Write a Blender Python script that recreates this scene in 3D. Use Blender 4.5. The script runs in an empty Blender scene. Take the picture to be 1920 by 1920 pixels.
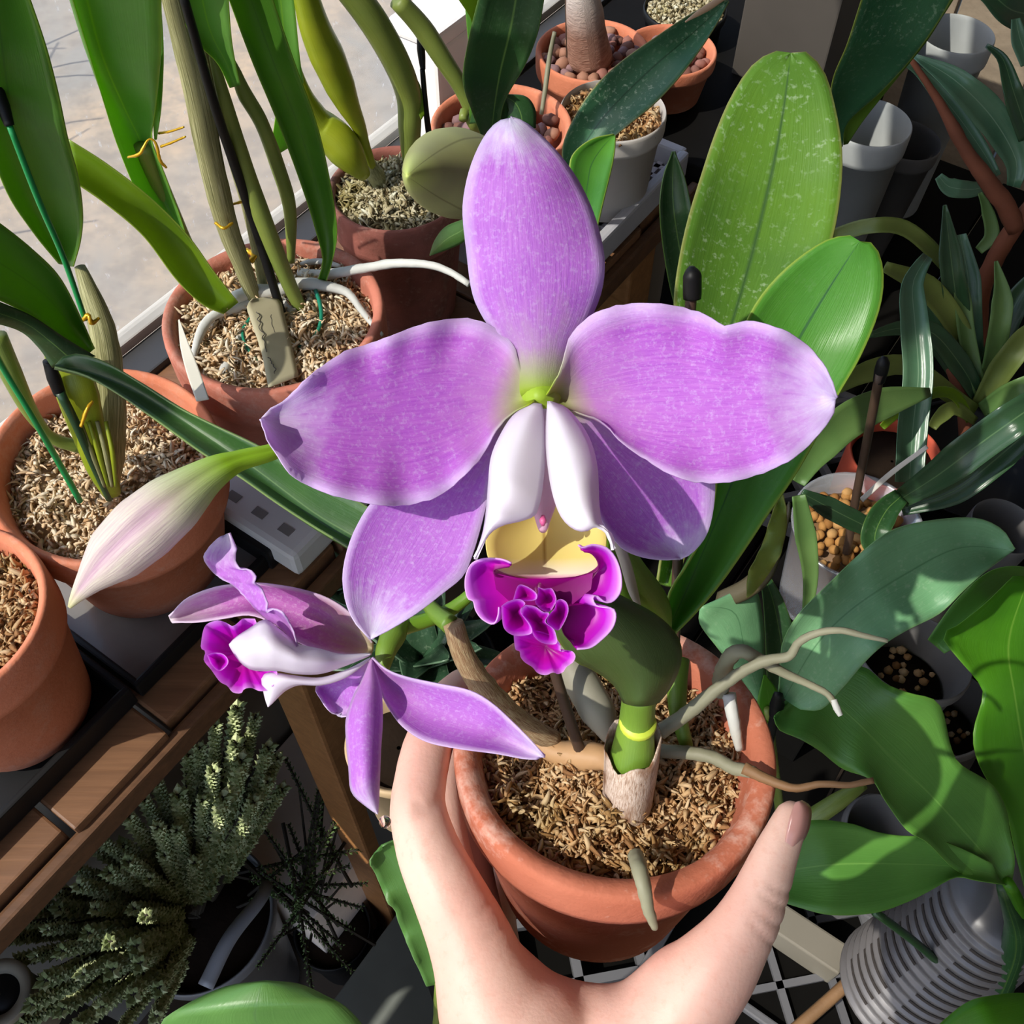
import bpy, bmesh, math, random
from mathutils import Vector, Matrix, noise
SC = bpy.context.scene
COL = SC.collection
R = math.radians
V = Vector
random.seed(7)

# ------------------------------------------------------------------ camera
PITCH = R(55)
F = 1920.0                                   # focal length in pixels of the 1920 frame
CAM = V((0, 0, 1.4))
FWD = V((0, math.cos(PITCH), -math.sin(PITCH)))
UP = V((0, math.sin(PITCH), math.cos(PITCH)))
RT = V((1, 0, 0))
cd = bpy.data.cameras.new('camera')
cd.sensor_width = 36; cd.lens = 36; cd.clip_start = .01; cd.clip_end = 60
co = bpy.data.objects.new('camera', cd); COL.objects.link(co)
co.location = CAM; co.rotation_euler = (R(90) - PITCH, 0, 0)
SC.camera = co

# ------------------------------------------------------------------ light
SC.view_settings.view_transform = 'Standard'
SC.view_settings.look = 'None'
SC.view_settings.exposure = 0.0
SC.view_settings.gamma = 1
SC.view_settings.use_curve_mapping = False
W = bpy.data.worlds.new('sky'); SC.world = W; W.use_nodes = True
bg = W.node_tree.nodes['Background']
sky = W.node_tree.nodes.new('ShaderNodeTexSky')
sky.sky_type = 'NISHITA'; sky.sun_disc = False; sky.sun_elevation = R(48); sky.sun_rotation = R(-120)
sky.air_density = .9; sky.dust_density = 1.6; sky.ozone_density = 1.0
W.node_tree.links.new(sky.outputs[0], bg.inputs[0])
bg.inputs[1].default_value = .34
SUN_DIR = V((-.57, -.336, .741)).normalized()   # towards the sun
sl = bpy.data.lights.new('sun', 'SUN'); sl.energy = 6.5; sl.angle = R(.6); sl.color = (1, .955, .87)
so = bpy.data.objects.new('sun', sl); COL.objects.link(so)
so.rotation_euler = SUN_DIR.to_track_quat('Z', 'Y').to_euler()
so.location = SUN_DIR * 6

# ------------------------------------------------------------------ placing
def P(x, y, d):
    """world point seen at pixel x,y at the distance d along the viewing axis"""
    return CAM + d * (FWD + RT * ((x - 960) / F) + UP * ((960 - y) / F))
def PZ(x, y, z):
    r = FWD + RT * ((x - 960) / F) + UP * ((960 - y) / F)
    return CAM + r * ((z - CAM.z) / r.z)
E = V((.574, .819, 0)); N = V((-.819, .574, 0)); Z = V((0, 0, 1))
def B(e, n, z): return E * e + N * n + Z * z          # bench frame: along the window, towards the window, up

def lerp(a, b, t): return a + (b - a) * t
def seqv(seq, t):
    if not isinstance(seq, (list, tuple)): return seq
    if len(seq) == 1: return seq[0]
    f = max(0, min(.99999, t)) * (len(seq) - 1); i = int(f)
    return lerp(seq[i], seq[i + 1], f - i)
def cr(pts, n, smooth=True):
    """n points evenly spread along a Catmull-Rom curve through pts (Vectors)"""
    pts = [V(p) for p in pts]
    if len(pts) == 2 or not smooth:
        fine = pts
    else:
        fine = []
        q = [pts[0] * 2 - pts[1]] + pts + [pts[-1] * 2 - pts[-2]]
        for i in range(1, len(q) - 2):
            p0, p1, p2, p3 = q[i - 1:i + 3]
            for k in range(8):
                t = k / 8
                fine.append(.5 * ((2 * p1) + (p2 - p0) * t + (2 * p0 - 5 * p1 + 4 * p2 - p3) * t * t + (3 * p1 - p0 - 3 * p2 + p3) * t ** 3))
        fine.append(pts[-1])
    L = [0]
    for a, b in zip(fine, fine[1:]): L.append(L[-1] + (b - a).length)
    out = []; k = 0
    for j in range(n):
        s = L[-1] * j / (n - 1)
        while k < len(L) - 2 and L[k + 1] < s: k += 1
        seg = L[k + 1] - L[k]
        out.append(fine[k].lerp(fine[k + 1], (s - L[k]) / seg if seg > 1e-12 else 0))
    return out

# ------------------------------------------------------------------ objects
def root_loc(o):
    while o.parent: o = o.parent
    return V(o.location)
def tag(o, label=None, cat=None, group=None, kind=None):
    if label: o['label'] = label
    if cat: o['category'] = cat
    if group: o['group'] = group
    if kind: o['kind'] = kind
    return o
def thing(name, label, cat, loc, group=None):
    o = bpy.data.objects.new(name, None); COL.objects.link(o)
    o.location = loc; o.empty_display_size = .02
    return tag(o, label, cat, group)
class MB:
    """a mesh under construction, in world coordinates"""
    def __init__(s): s.v = []; s.f = []; s.uv = []; s.mi = []
    def add(s, verts, faces, uvs=None, mi=0):
        k = len(s.v); s.v += [V(p) for p in verts]
        for f in faces:
            s.f.append([i + k for i in f]); s.mi.append(mi)
            s.uv += [uvs[i] for i in f] if uvs else [(0.5, 0.5)] * len(f)
        return s
    def build(s, name, mat, parent=None, smooth=True, recalc=True, origin=None, kind=None, label=None, bevel=0):
        o0 = root_loc(parent) if parent else (V(origin) if origin is not None else sum(s.v, V()) / max(1, len(s.v)))
        me = bpy.data.meshes.new(name)
        me.from_pydata([p - o0 for p in s.v], [], s.f)
        ul = me.uv_layers.new(name='UVMap')
        ul.data.foreach_set('uv', [c for u in s.uv for c in u])
        for m in (mat if isinstance(mat, (list, tuple)) else [mat]): me.materials.append(m)
        me.polygons.foreach_set('material_index', s.mi)
        if recalc or bevel:
            bm = bmesh.new(); bm.from_mesh(me)
            if recalc: bmesh.ops.recalc_face_normals(bm, faces=bm.faces)
            if bevel:
                es = [e for e in bm.edges if len(e.link_faces) == 2 and e.calc_face_angle(0) > R(40)]
                bmesh.ops.bevel(bm, geom=es, offset=bevel, segments=2, affect='EDGES', profile=.6)
            bm.to_mesh(me); bm.free()
        me.polygons.foreach_set('use_smooth', [smooth] * len(me.polygons))
        me.update()
        o = bpy.data.objects.new(name, me); COL.objects.link(o)
        if parent: o.parent = parent
        else: o.location = o0
        if kind: o['kind'] = kind
        if label: o['label'] = label
        return o

def grid_faces(nu, nv, off=0, flip=False, wrap=False):
    fs = []
    for i in range(nu if wrap else nu - 1):
        for j in range(nv - 1):
            a = off + i * nv + j; b = off + ((i + 1) % nu) * nv + j
            q = [a, b, b + 1, a + 1]
            fs.append(q[::-1] if flip else q)
    return fs
def add_sheet(mb, grid, th, mi=0):
    """a sheet grid[i across][j along] given thickness th; UV u across, v along"""
    nu, nv = len(grid), len(grid[0])
    nr = []
    for i in range(nu):
        for j in range(nv):
            a = grid[min(i + 1, nu - 1)][j] - grid[max(i - 1, 0)][j]
            b = grid[i][min(j + 1, nv - 1)] - grid[i][max(j - 1, 0)]
            c = a.cross(b)
            nr.append(c)
    avg = sum((n for n in nr), V())
    mid = grid[nu // 2][nv // 2]
    sgn = 1 if avg.dot(CAM - mid) > 0 else -1
    last = avg.normalized()
    for k in range(len(nr)):
        if nr[k].length > 1e-12: nr[k] = nr[k].normalized()
        else: nr[k] = V(last)
    front = [grid[i][j] for i in range(nu) for j in range(nv)]
    uv = [(i / (nu - 1), j / (nv - 1)) for i in range(nu) for j in range(nv)]
    def tk(i, j):                                    # thinner towards the edges
        s = abs(i / (nu - 1) * 2 - 1)
        return th * (1 - .55 * s ** 4)
    back = [front[i * nv + j] - nr[i * nv + j] * sgn * tk(i, j) for i in range(nu) for j in range(nv)]
    m = nu * nv
    fl = sgn < 0
    fs = grid_faces(nu, nv, 0, fl) + grid_faces(nu, nv, m, not fl)
    ring = [i * nv for i in range(nu)] + [(nu - 1) * nv + j for j in range(1, nv)] + [i * nv + nv - 1 for i in range(nu - 2, -1, -1)] + [j for j in range(nv - 2, 0, -1)]
    for a, b in zip(ring, ring[1:] + ring[:1]): fs.append([a, b, b + m, a + m] if fl else [b, a, a + m, b + m])
    mb.add(front + back, fs, uv + uv, mi)

def blade_grid(L, Rr, M, d, nu=9, nv=28, dm=0., de=(0., 0.), ruf=None, seed=0, jag=0., tilt=0.):
    """a leaf or petal between two traced edges (base to tip); d depths along it, dm depth of the middle, de of the edges"""
    l = cr([V((p[0], p[1], 0)) for p in L], nv); r = cr([V((p[0], p[1], 0)) for p in Rr], nv)
    m = cr([V((p[0], p[1], 0)) for p in M], nv) if M else [(a + b) * .5 for a, b in zip(l, r)]
    rnd = random.Random(seed)
    ph = rnd.random() * 6
    grid = []
    for i in range(nu):
        s = i / (nu - 1) * 2 - 1
        row = []
        for j in range(nv):
            t = j / (nv - 1)
            p = m[j] + (r[j] - l[j]) * (s / 2) + ((l[j] + r[j]) * .5 - m[j]) * (s * s)
            w = min(1, (r[j] - l[j]).length / 60)
            dd = seqv(d, t) + seqv(dm, t) * (1 - s * s) * w + tilt * s
            dd += seqv(de[0] if s < 0 else de[1], t) * s * s
            if ruf:
                amp, fr = ruf[0], ruf[1]
                en = min(1, 4 * t) * abs(s) ** 2.5
                dd += amp * en * (math.sin(fr * t * 6.283 + ph + (2 if s < 0 else 0)) + .6 * math.sin(fr * 2.3 * t * 6.283 + ph * 2))
            if jag and abs(s) > .99:
                k = jag * noise.noise(V((t * 40, s * 3 + seed, 0)))
                p = p + (p - m[j]).normalized() * k if (p - m[j]).length > 1 else p
            row.append(P(p.x, p.y, dd))
        grid.append(row)
    return grid
def blade(name, L, Rr, d, mat, parent, M=None, th=.0009, label=None, origin=None, kind=None, **k):
    g = blade_grid(L, Rr, M, d, **k)
    if all(q[-1][1] < -15 or q[-1][0] < -50 for q in (L, Rr)):     # the leaf runs on to its tip past the frame
        m = len(g) // 2; mid = V(g[m][-1]); D = (mid - g[m][-6]).normalized() * .11; ends = [V(r_[-1]) for r_ in g]
        for u in (.12, .25, .38, .5, .62, .73, .83, .91, .97, 1.):
            for r_, e_ in zip(g, ends): r_.append(mid + (e_ - mid) * math.sqrt(max(0, 1 - u ** 1.6)) + D * u - FWD * .0 - Z * .02 * u * u)
    mb = MB(); add_sheet(mb, g, th)
    return mb.build(name, mat, parent, label=label, origin=origin, kind=kind)
def strap_edges(mid, w):
    n = 16
    c = cr([V((p[0], p[1], 0)) for p in mid], n)
    L, Q = [], []
    for j in range(n):
        t = (c[min(j + 1, n - 1)] - c[max(j - 1, 0)]).normalized()
        o = V((-t.y, t.x, 0)) * seqv(w, j / (n - 1))
        L.append(c[j] - o); Q.append(c[j] + o)
    return L, Q, c
def strap(name, mid, w, d, mat, parent, **k):
    """a strap leaf along traced points, half widths w in pixels"""
    L, Q, c = strap_edges(mid, w)
    return blade(name, L, Q, d, mat, parent, M=c, nv=k.pop('nv', 20), nu=k.pop('nu', 7), **k)

def add_tube(mb, pts, rad, seg=10, n=None, lobes=0, lob=0., mi=0, cap=True, bump=0., seed=0, flat=1.0, groove=0., gph=0.):
    """tube through world points; rad metres along it"""
    n = n or max(6, len(pts) * 4)
    c = cr(pts, n)
    a = (c[1] - c[0]).normalized()
    ref = V((0, 0, 1)) if abs(a.z) < .9 else V((1, 0, 0))
    u = a.cross(ref).normalized()
    vs, uv = [], []
    for j in range(n):
        t = (c[min(j + 1, n - 1)] - c[max(j - 1, 0)])
        t = t.normalized() if t.length > 1e-12 else a
        u = (u - t * u.dot(t)).normalized(); w = t.cross(u)
        for i in range(seg):
            th = 6.28319 * i / seg
            r = seqv(rad, j / (n - 1)) * (1 + lob * math.cos(lobes * th))
            if groove: r *= 1 - groove * max(0, math.cos(1.5 * th + gph)) ** 16 - groove * max(0, -math.cos(1.5 * th + gph)) ** 16
            if bump: r *= 1 + bump * noise.noise(V((j * .7 + seed, math.cos(th) * 1.3, math.sin(th) * 1.3 + seed)))
            vs.append(c[j] + u * math.cos(th) * r + w * math.sin(th) * r * flat); uv.append((i / seg, j / (n - 1)))
    fs = []
    for j in range(n - 1):
        for i in range(seg):
            p = j * seg + i; q = j * seg + (i + 1) % seg
            fs.append([p, q, q + seg, p + seg])
    if cap:
        vs += [c[0], c[-1]]; uv += [(.5, 0), (.5, 1)]
        for i in range(seg):
            fs.append([len(vs) - 2, (i + 1) % seg, i])
            fs.append([len(vs) - 1, (n - 1) * seg + i, (n - 1) * seg + (i + 1) % seg])
    mb.add(vs, fs, uv, mi)
def tubep(name, pts, rpx, mat, parent, label=None, origin=None, **k):
    """tube through (x, y, depth) points with radii in pixels"""
    n = k.pop('n', max(8, len(pts) * 5))
    w = [P(*p) for p in pts]
    ds = [p[2] for p in pts]
    rp = rpx if isinstance(rpx, (list, tuple)) else [rpx]
    m = 24
    rad = [seqv(list(rp), i / m) * seqv(ds, i / m) / F for i in range(m + 1)]
    mb = MB(); add_tube(mb, w, rad, n=n, **k)
    return mb.build(name, mat, parent, label=label, origin=origin)
def add_lathe(mb, c, prof, seg=48, axis=Z, wob=0., mi=0, sq=0):
    """profile of (radius, height) turned about axis through c"""
    axis = V(axis).normalized()
    x = axis.orthogonal().normalized() if abs(axis.z) < .999 else V((1, 0, 0))
    y = axis.cross(x); n = len(prof)
    vs, uv = [], []
    for i in range(seg):
        th = 6.28319 * i / seg
        for j, (r, h) in enumerate(prof):
            rr = r * (1 + wob * noise.noise(V((math.cos(th), math.sin(th), h * 30))))
            vs.append(V(c) + x * math.cos(th) * rr + y * math.sin(th) * rr + axis * h); uv.append((i / seg, j / (n - 1)))
    mb.add(vs, grid_faces(seg, n, 0, False, True), uv, mi)
def add_box(mb, c, ax, ay, az, mi=0):
    """box about c with half-axis vectors"""
    c, ax, ay, az = V(c), V(ax), V(ay), V(az)
    vs = [c + ax * i + ay * j + az * k for i in (-1, 1) for j in (-1, 1) for k in (-1, 1)]
    mb.add(vs, [[0, 1, 3, 2], [4, 6, 7, 5], [0, 4, 5, 1], [2, 3, 7, 6], [0, 2, 6, 4], [1, 5, 7, 3]], None, mi)
def bench_box(name, e0, e1, n0, n1, z0, z1, mat, parent=None, bevel=.0015, **k):
    mb = MB(); add_box(mb, B((e0 + e1) / 2, (n0 + n1) / 2, (z0 + z1) / 2), E * ((e1 - e0) / 2), N * ((n1 - n0) / 2), Z * ((z1 - z0) / 2))
    return mb.build(name, mat, parent, smooth=False, bevel=bevel, **k)
def add_blob(mb, c, r, seed=0, sub=1, am=.25, sc=(1, 1, 1), rot=None, mi=0):
    bm = bmesh.new(); bmesh.ops.create_icosphere(bm, subdivisions=sub, radius=1)
    vs = []
    for v in bm.verts:
        k = 1 + am * noise.noise(v.co * 1.4 + V((seed * 3.1, seed, 0)))
        p = V((v.co.x * sc[0], v.co.y * sc[1], v.co.z * sc[2])) * (r * k)
        if rot: p = rot @ p
        vs.append(V(c) + p)
    mb.add(vs, [[v.index for v in f.verts] for f in bm.faces], None, mi); bm.free()

# ------------------------------------------------------------------ materials
class NT:
    def __init__(s, name):
        s.m = bpy.data.materials.new(name); s.m.use_nodes = True
        s.t = s.m.node_tree; s.t.nodes.clear()
        s.out = s.n('ShaderNodeOutputMaterial')
    def n(s, typ, **k):
        o = s.t.nodes.new(typ)
        for a, b in k.items(): setattr(o, a, b)
        return o
    def l(s, a, b): s.t.links.new(a, b)
    def set(s, sock, v):
        if isinstance(v, bpy.types.NodeSocket): s.l(v, sock)
        elif isinstance(v, (tuple, list)) and len(v) == 3 and sock.type == 'RGBA': sock.default_value = (*v, 1)
        else: sock.default_value = v
    def math(s, op, a, b=None, c=None, clamp=False):
        o = s.n('ShaderNodeMath', operation=op, use_clamp=clamp)
        s.set(o.inputs[0], a)
        if b is not None: s.set(o.inputs[1], b)
        if c is not None: s.set(o.inputs[2], c)
        return o.outputs[0]
    def mix(s, f, a, b, mode='MIX'):
        o = s.n('ShaderNodeMix', data_type='RGBA', blend_type=mode)
        s.set(o.inputs[0], f); s.set(o.inputs[6], a); s.set(o.inputs[7], b)
        return o.outputs[2]
    def ramp(s, f, stops):
        o = s.n('ShaderNodeValToRGB')
        e = o.color_ramp.elements
        while len(e) < len(stops): e.new(.5)
        for k, (p, c) in zip(e, stops): k.position = p; k.color = (*c, 1) if len(c) == 3 else c
        s.set(o.inputs[0], f); return o.outputs[0]
    def map(s, v, a, b, c=0., d=1.):
        o = s.n('ShaderNodeMapRange', clamp=True)
        for i, q in enumerate((v, a, b, c, d)): s.set(o.inputs[i], q)
        return o.outputs[0]
    def coords(s, kind='Object'): return s.n('ShaderNodeTexCoord').outputs[kind]
    def noise(s, sc=5., det=3., vec=None, rough=.5, dist=0.):
        o = s.n('ShaderNodeTexNoise'); o.inputs['Scale'].default_value = sc; o.inputs['Detail'].default_value = det
        o.inputs['Roughness'].default_value = rough; o.inputs['Distortion'].default_value = dist
        s.l(vec or s.coords(), o.inputs['Vector']); return o.outputs[0]
    def scale(s, vec, x, y, z):
        o = s.n('ShaderNodeMapping'); s.l(vec, o.inputs[0]); o.inputs['Scale'].default_value = (x, y, z); return o.outputs[0]
    def bump(s, h, st=.3, dist=.001):
        o = s.n('ShaderNodeBump'); o.inputs['Strength'].default_value = st; o.inputs['Distance'].default_value = dist
        s.l(h, o.inputs['Height']); return o.outputs[0]
    def pbr(s, col, rough=.5, bump=None, spec=.5, trans=0., tcol=None, sss=0., sssr=.004, **k):
        p = s.n('ShaderNodeBsdfPrincipled')
        s.set(p.inputs['Base Color'], col); s.set(p.inputs['Roughness'], rough)
        p.inputs['Specular IOR Level'].default_value = spec
        if bump: s.l(bump, p.inputs['Normal'])
        if sss:
            p.inputs['Subsurface Weight'].default_value = sss; p.inputs['Subsurface Radius'].default_value = (1, .4, .25); p.inputs['Subsurface Scale'].default_value = sssr
        for a, b in k.items(): s.set(p.inputs[a.replace('_', ' ')], b)
        sh = p.outputs[0]
        if trans:
            t = s.n('ShaderNodeBsdfTranslucent'); s.set(t.inputs[0], tcol if tcol is not None else col)
            mx = s.n('ShaderNodeMixShader'); s.set(mx.inputs[0], trans)
            s.l(sh, mx.inputs[1]); s.l(t.outputs[0], mx.inputs[2]); sh = mx.outputs[0]
        s.l(sh, s.out.inputs[0])
        return s.m
def hexc(r, g, b):
    return tuple(((c / 255) / 12.92 if c / 255 <= .04045 else ((c / 255 + .055) / 1.055) ** 2.4) for c in (r, g, b))

def leaf_mat(name, col, col2, edge=None, rib=None, trans=.25, tcol=None, rough=.38, speck=0., vein=.15, ribw=.05, spec=.5, dots=None, side=0):
    n = NT(name)
    uv = n.n('ShaderNodeUVMap').outputs[0]
    sp = n.n('ShaderNodeSeparateXYZ'); n.l(uv, sp.inputs[0])
    s = n.math('ABSOLUTE', n.math('MULTIPLY_ADD', sp.outputs[0], 2., -1.))
    c = n.mix(n.map(n.noise(28, 4), .35, .65), col, col2)
    st = n.noise(9, 4, n.scale(uv, 9, .7, 1))
    c = n.mix(n.math('MULTIPLY', n.map(st, .4, .7), vein), c, tuple(min(1, x * 1.7 + .02) for x in col2))
    h = st
    if speck:
        sk = n.noise(420, 2, None, .7)
        big = n.map(n.noise(30, 2), .3, .7)
        c = n.mix(n.math('MULTIPLY', n.math('MULTIPLY', n.map(sk, .56, .72), big), speck), c, hexc(205, 225, 190))
    if dots: c = n.mix(n.map(n.noise(260, 1), .7, .74), c, dots)
    if rib: c = n.mix(n.map(s, 0., ribw, 1., 0.), c, rib)
    if edge: c = n.mix(n.map(s, .955, 1., 0., .6), c, edge)
    tc = tcol if tcol else tuple(min(1, x * 1.5) for x in col2)
    return n.pbr(c, rough, n.bump(h, .12, .002), spec, trans, tc)

def petal_mat(name, body, deep, edge, base, tip, green=None, streak=.6, trans=.38, tipt=.86):
    n = NT(name)
    uv = n.n('ShaderNodeUVMap').outputs[0]
    sp = n.n('ShaderNodeSeparateXYZ'); n.l(uv, sp.inputs[0])
    s = n.math('ABSOLUTE', n.math('MULTIPLY_ADD', sp.outputs[0], 2., -1.)); t = sp.outputs[1]
    st = n.noise(7, 5, n.scale(uv, 9, 1.1, 1), .65, .4)
    c = n.mix(n.math('MULTIPLY', n.map(st, .35, .68), streak), body, deep)
    sk = n.noise(900, 2, None, .8)
    c = n.mix(n.map(sk, .5, .78, 0, .5), c, edge)
    jit = n.math('MULTIPLY_ADD', n.noise(10, 3, uv), .3, -.15)
    c = n.mix(n.map(n.math('ADD', t, jit), 0., .34, 1., 0.), c, base)
    c = n.mix(n.map(n.math('ADD', t, jit), tipt - .14, 1.02), c, tip)
    c = n.mix(n.map(s, .8, 1., 0., .8), c, edge)
    if green: c = n.mix(n.map(t, .02, .17, 1., 0.), c, green)
    bp = n.bump(n.math('ADD', st, n.math('MULTIPLY', sk, .35)), .22, .0012)
    return n.pbr(c, .48, bp, .35, trans, n.mix(.5, c, body))

# ------------------------------------------------------------------ shared materials
def terracotta(name, col, col2, dust=.35, dirt=0.):
    n = NT(name)
    a = n.noise(38, 5); b = n.noise(240, 3, None, .7); d = n.noise(17, 4, None, .6, .6)
    c = n.mix(n.map(a, .3, .7), col, col2)
    c = n.mix(n.math('MULTIPLY', n.map(n.math('MULTIPLY_ADD', b, .45, n.math('MULTIPLY', d, .7)), .58, .72), dust), c, hexc(214, 176, 158))
    if dirt: c = n.mix(n.math('MULTIPLY', n.map(d, .42, .6), dirt), c, hexc(74, 52, 44))
    return n.pbr(c, .82, n.bump(n.math('ADD', b, a), .25, .0015), .25)
M_terra = terracotta('terracotta_new', hexc(186, 112, 86), hexc(172, 98, 72), .7)
M_terra_old = terracotta('terracotta_weathered', hexc(200, 126, 104), hexc(180, 108, 88), .4, .3)
M_terra_dirty = terracotta('terracotta_stained', hexc(156, 96, 84), hexc(130, 80, 70), .4, .55)
M_terra_red = terracotta('terracotta_plain', hexc(208, 130, 98), hexc(196, 116, 84), .25)
def moss_mat(name, stops, green=0.):
    n = NT(name)
    g = n.n('ShaderNodeNewGeometry').outputs['Random Per Island']
    c = n.ramp(g, stops)
    if green: c = n.mix(n.math('MULTIPLY', n.map(n.noise(45, 2), .5, .68), green), c, hexc(150, 140, 62))
    c = n.mix(n.map(n.noise(300, 2), .3, .7, 0, .35), c, hexc(120, 86, 54))
    return n.pbr(c, .85, None, .15, .2, c)
M_moss_tan = moss_mat('bark_moss_brown', [(0, hexc(140, 98, 62)), (.25, hexc(196, 150, 102)), (.6, hexc(222, 186, 138)), (1, hexc(236, 210, 168))], .3)
M_moss_pale = moss_mat('straw_moss', [(0, hexc(196, 158, 112)), (.3, hexc(236, 206, 164)), (.7, hexc(248, 230, 196)), (1, hexc(250, 240, 216))])
M_moss_grey = moss_mat('grey_moss', [(0, hexc(116, 106, 76)), (.3, hexc(186, 176, 138)), (.75, hexc(220, 212, 176)), (1, hexc(236, 234, 208))], .5)
def plain(name, col, rough=.5, spec=.5, var=.0, bsc=120, bst=0., trans=0., **k):
    n = NT(name)
    c = n.mix(n.map(n.noise(26, 4), .3, .7, 0, 1), col, tuple(x * (1 - var) for x in col)) if var else col
    return n.pbr(c, rough, n.bump(n.noise(bsc, 3), bst, .001) if bst else None, spec, trans, None, **k)
M_black = plain('black_plastic', hexc(18, 19, 20), .5, .25, .3)
M_greytray = plain('grey_wet_plastic', hexc(124, 122, 116), .22, .5, .35, 60, .3)
M_whiteplast = plain('white_plastic', hexc(206, 206, 208), .4, .5, .12)
M_greyplast = plain('grey_plastic', hexc(120, 120, 122), .4, .5, .2)
M_soil = plain('dark_soil', hexc(40, 30, 22), .95, .1, .5, 160, .8)
M_root = plain('root_white', hexc(206, 206, 198), .6, .3, .25, 200, .4)
M_rootbrown = plain('root_brown', hexc(140, 106, 72), .6, .3, .4, 160, .5)
M_gold = plain('gold_tie', hexc(226, 176, 40), .3, .6, .2, Metallic=.6)
M_greenwire = plain('green_wire', hexc(20, 120, 92), .4)
M_stake = plain('brown_stake', hexc(74, 56, 44), .5, .4, .3)
M_greenstake = plain('green_stake', hexc(24, 140, 74), .35, .5, .2)
M_water = plain('water_drop', (1, 1, 1), .02, .5, Transmission_Weight=1.)
M_steel = plain('window_aluminium', hexc(170, 166, 156), .5, .5, .15)

def wood_mat(name, c1, c2, dirr, sc=1.):
    n = NT(name)
    o = n.n('ShaderNodeTexCoord').outputs['Object']
    m = n.n('ShaderNodeMapping'); n.l(o, m.inputs[0])
    m.inputs['Rotation'].default_value = (0, 0, -math.atan2(dirr.y, dirr.x)); m.inputs['Scale'].default_value = (4 * sc, 60 * sc, 60 * sc)
    g = n.noise(2.2, 5, m.outputs[0], .6, .8)
    f = n.noise(9, 3, m.outputs[0], .6)
    c = n.mix(n.map(g, .3, .7), c1, c2)
    c = n.mix(n.map(f, .45, .7, 0, .4), c, tuple(x * .55 for x in c1))
    oi = n.n('ShaderNodeObjectInfo').outputs['Random']
    c = n.mix(n.math('MULTIPLY', oi, .3), c, tuple(x * .55 for x in c1))
    return n.pbr(c, .5, n.bump(g, .15, .001), .4)
M_wood_n = wood_mat('bench_wood_cross', hexc(134, 96, 66), hexc(104, 72, 48), N)
M_wood_e = wood_mat('bench_wood_along', hexc(112, 78, 52), hexc(84, 58, 38), E)
M_wood_leg = wood_mat('bench_wood_leg', hexc(176, 124, 76), hexc(140, 94, 54), Z)

# ------------------------------------------------------------------ the room
def struct(o): o['kind'] = 'structure'; return o
ZB = .90
n_ = NT('floor_boards'); c_ = n_.mix(n_.map(n_.noise(6, 4), .3, .7), hexc(92, 80, 68), hexc(70, 60, 50))
M_floor = n_.pbr(c_, .5, None, .4)
n_ = NT('plaster'); M_plaster = n_.pbr(n_.mix(n_.map(n_.noise(8, 3), .3, .7), hexc(150, 142, 130), hexc(132, 124, 114)), .9)
mb = MB(); add_box(mb, B(.5, -.5, -.02), E * 2.2, N * 1.1, Z * .02); struct(mb.build('floor', M_floor, smooth=False))
mb = MB(); add_box(mb, B(.5, .509, .43), E * 2.2, N * .012, Z * .45); wl = struct(mb.build('wall_left', M_plaster, smooth=False))
mb = MB(); add_box(mb, B(.5, .53, 2.80), E * 2.2, N * .035, Z * .10); o = mb.build('lintel', M_plaster, wl, smooth=False)
mb = MB(); add_box(mb, B(.6, -.55, 2.92), E * 2.3, N * 1.12, Z * .02); struct(mb.build('ceiling', M_plaster, smooth=False))
wb_ = bpy.data.objects.new('wall_back', None); COL.objects.link(wb_); wb_.location = B(1.32, 0, 0); struct(wb_)
M_bwall = wood_mat('wall_board_beige', hexc(168, 152, 130), hexc(142, 128, 110), Z, .4)
for k in range(11): bench_box('board', 1.32, 1.34, -.74 + k * .111, -.74 + k * .111 + .107, 0, 2.9, M_bwall, wb_)
# window
M_frame = M_steel
wf = bench_box('window_1', -1.7, 2.7, .484, .497, ZB + .002, ZB + .010, M_frame, origin=B(.5, .49, ZB)); struct(wf)
bench_box('window_track', -1.7, 2.7, .458, .484, ZB - .004, ZB + .003, plain('window_track_grey', hexc(58, 58, 58), .5), wf)
for e in (-1.68, 2.66): bench_box('window_post', e, e + .04, .48, .51, ZB + .016, 2.7, M_frame, wf)
bench_box('window_head', -1.7, 2.7, .48, .51, 2.67, 2.7, M_frame, wf)
n = NT('window_glass_dusty')
tr = n.n('ShaderNodeBsdfTransparent'); gl = n.n('ShaderNodeBsdfGlossy'); gl.inputs['Roughness'].default_value = .02
lw = n.n('ShaderNodeLayerWeight'); fr = n.n('ShaderNodeMath', operation='MULTIPLY'); fr.inputs[1].default_value = .5; n.l(n.math('POWER', lw.outputs['Facing'], 4.), fr.inputs[0])
df = n.n('ShaderNodeBsdfTranslucent'); n.set(df.inputs[0], (.9, .9, .9)); d2 = n.n('ShaderNodeBsdfDiffuse'); n.set(d2.inputs[0], (.85, .85, .85))
ad = n.n('ShaderNodeMixShader'); n.l(df.outputs[0], ad.inputs[1]); n.l(d2.outputs[0], ad.inputs[2])
ob = n.coords()
dr = n.map(n.noise(170, 2, n.scale(ob, 1, 1, .7), .6), .66, .75)
dust = n.math('MULTIPLY_ADD', n.map(n.noise(16, 4, None, .6), .3, .7), .07, .05)
m1 = n.n('ShaderNodeMixShader'); n.l(fr.outputs[0], m1.inputs[0]); n.l(tr.outputs[0], m1.inputs[1]); n.l(gl.outputs[0], m1.inputs[2])
m2 = n.n('ShaderNodeMixShader'); n.l(n.math('MULTIPLY_ADD', dr, .45, dust, True), m2.inputs[0]); n.l(m1.outputs[0], m2.inputs[1]); n.l(ad.outputs[0], m2.inputs[2])
n.l(m2.outputs[0], n.out.inputs[0])
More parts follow.
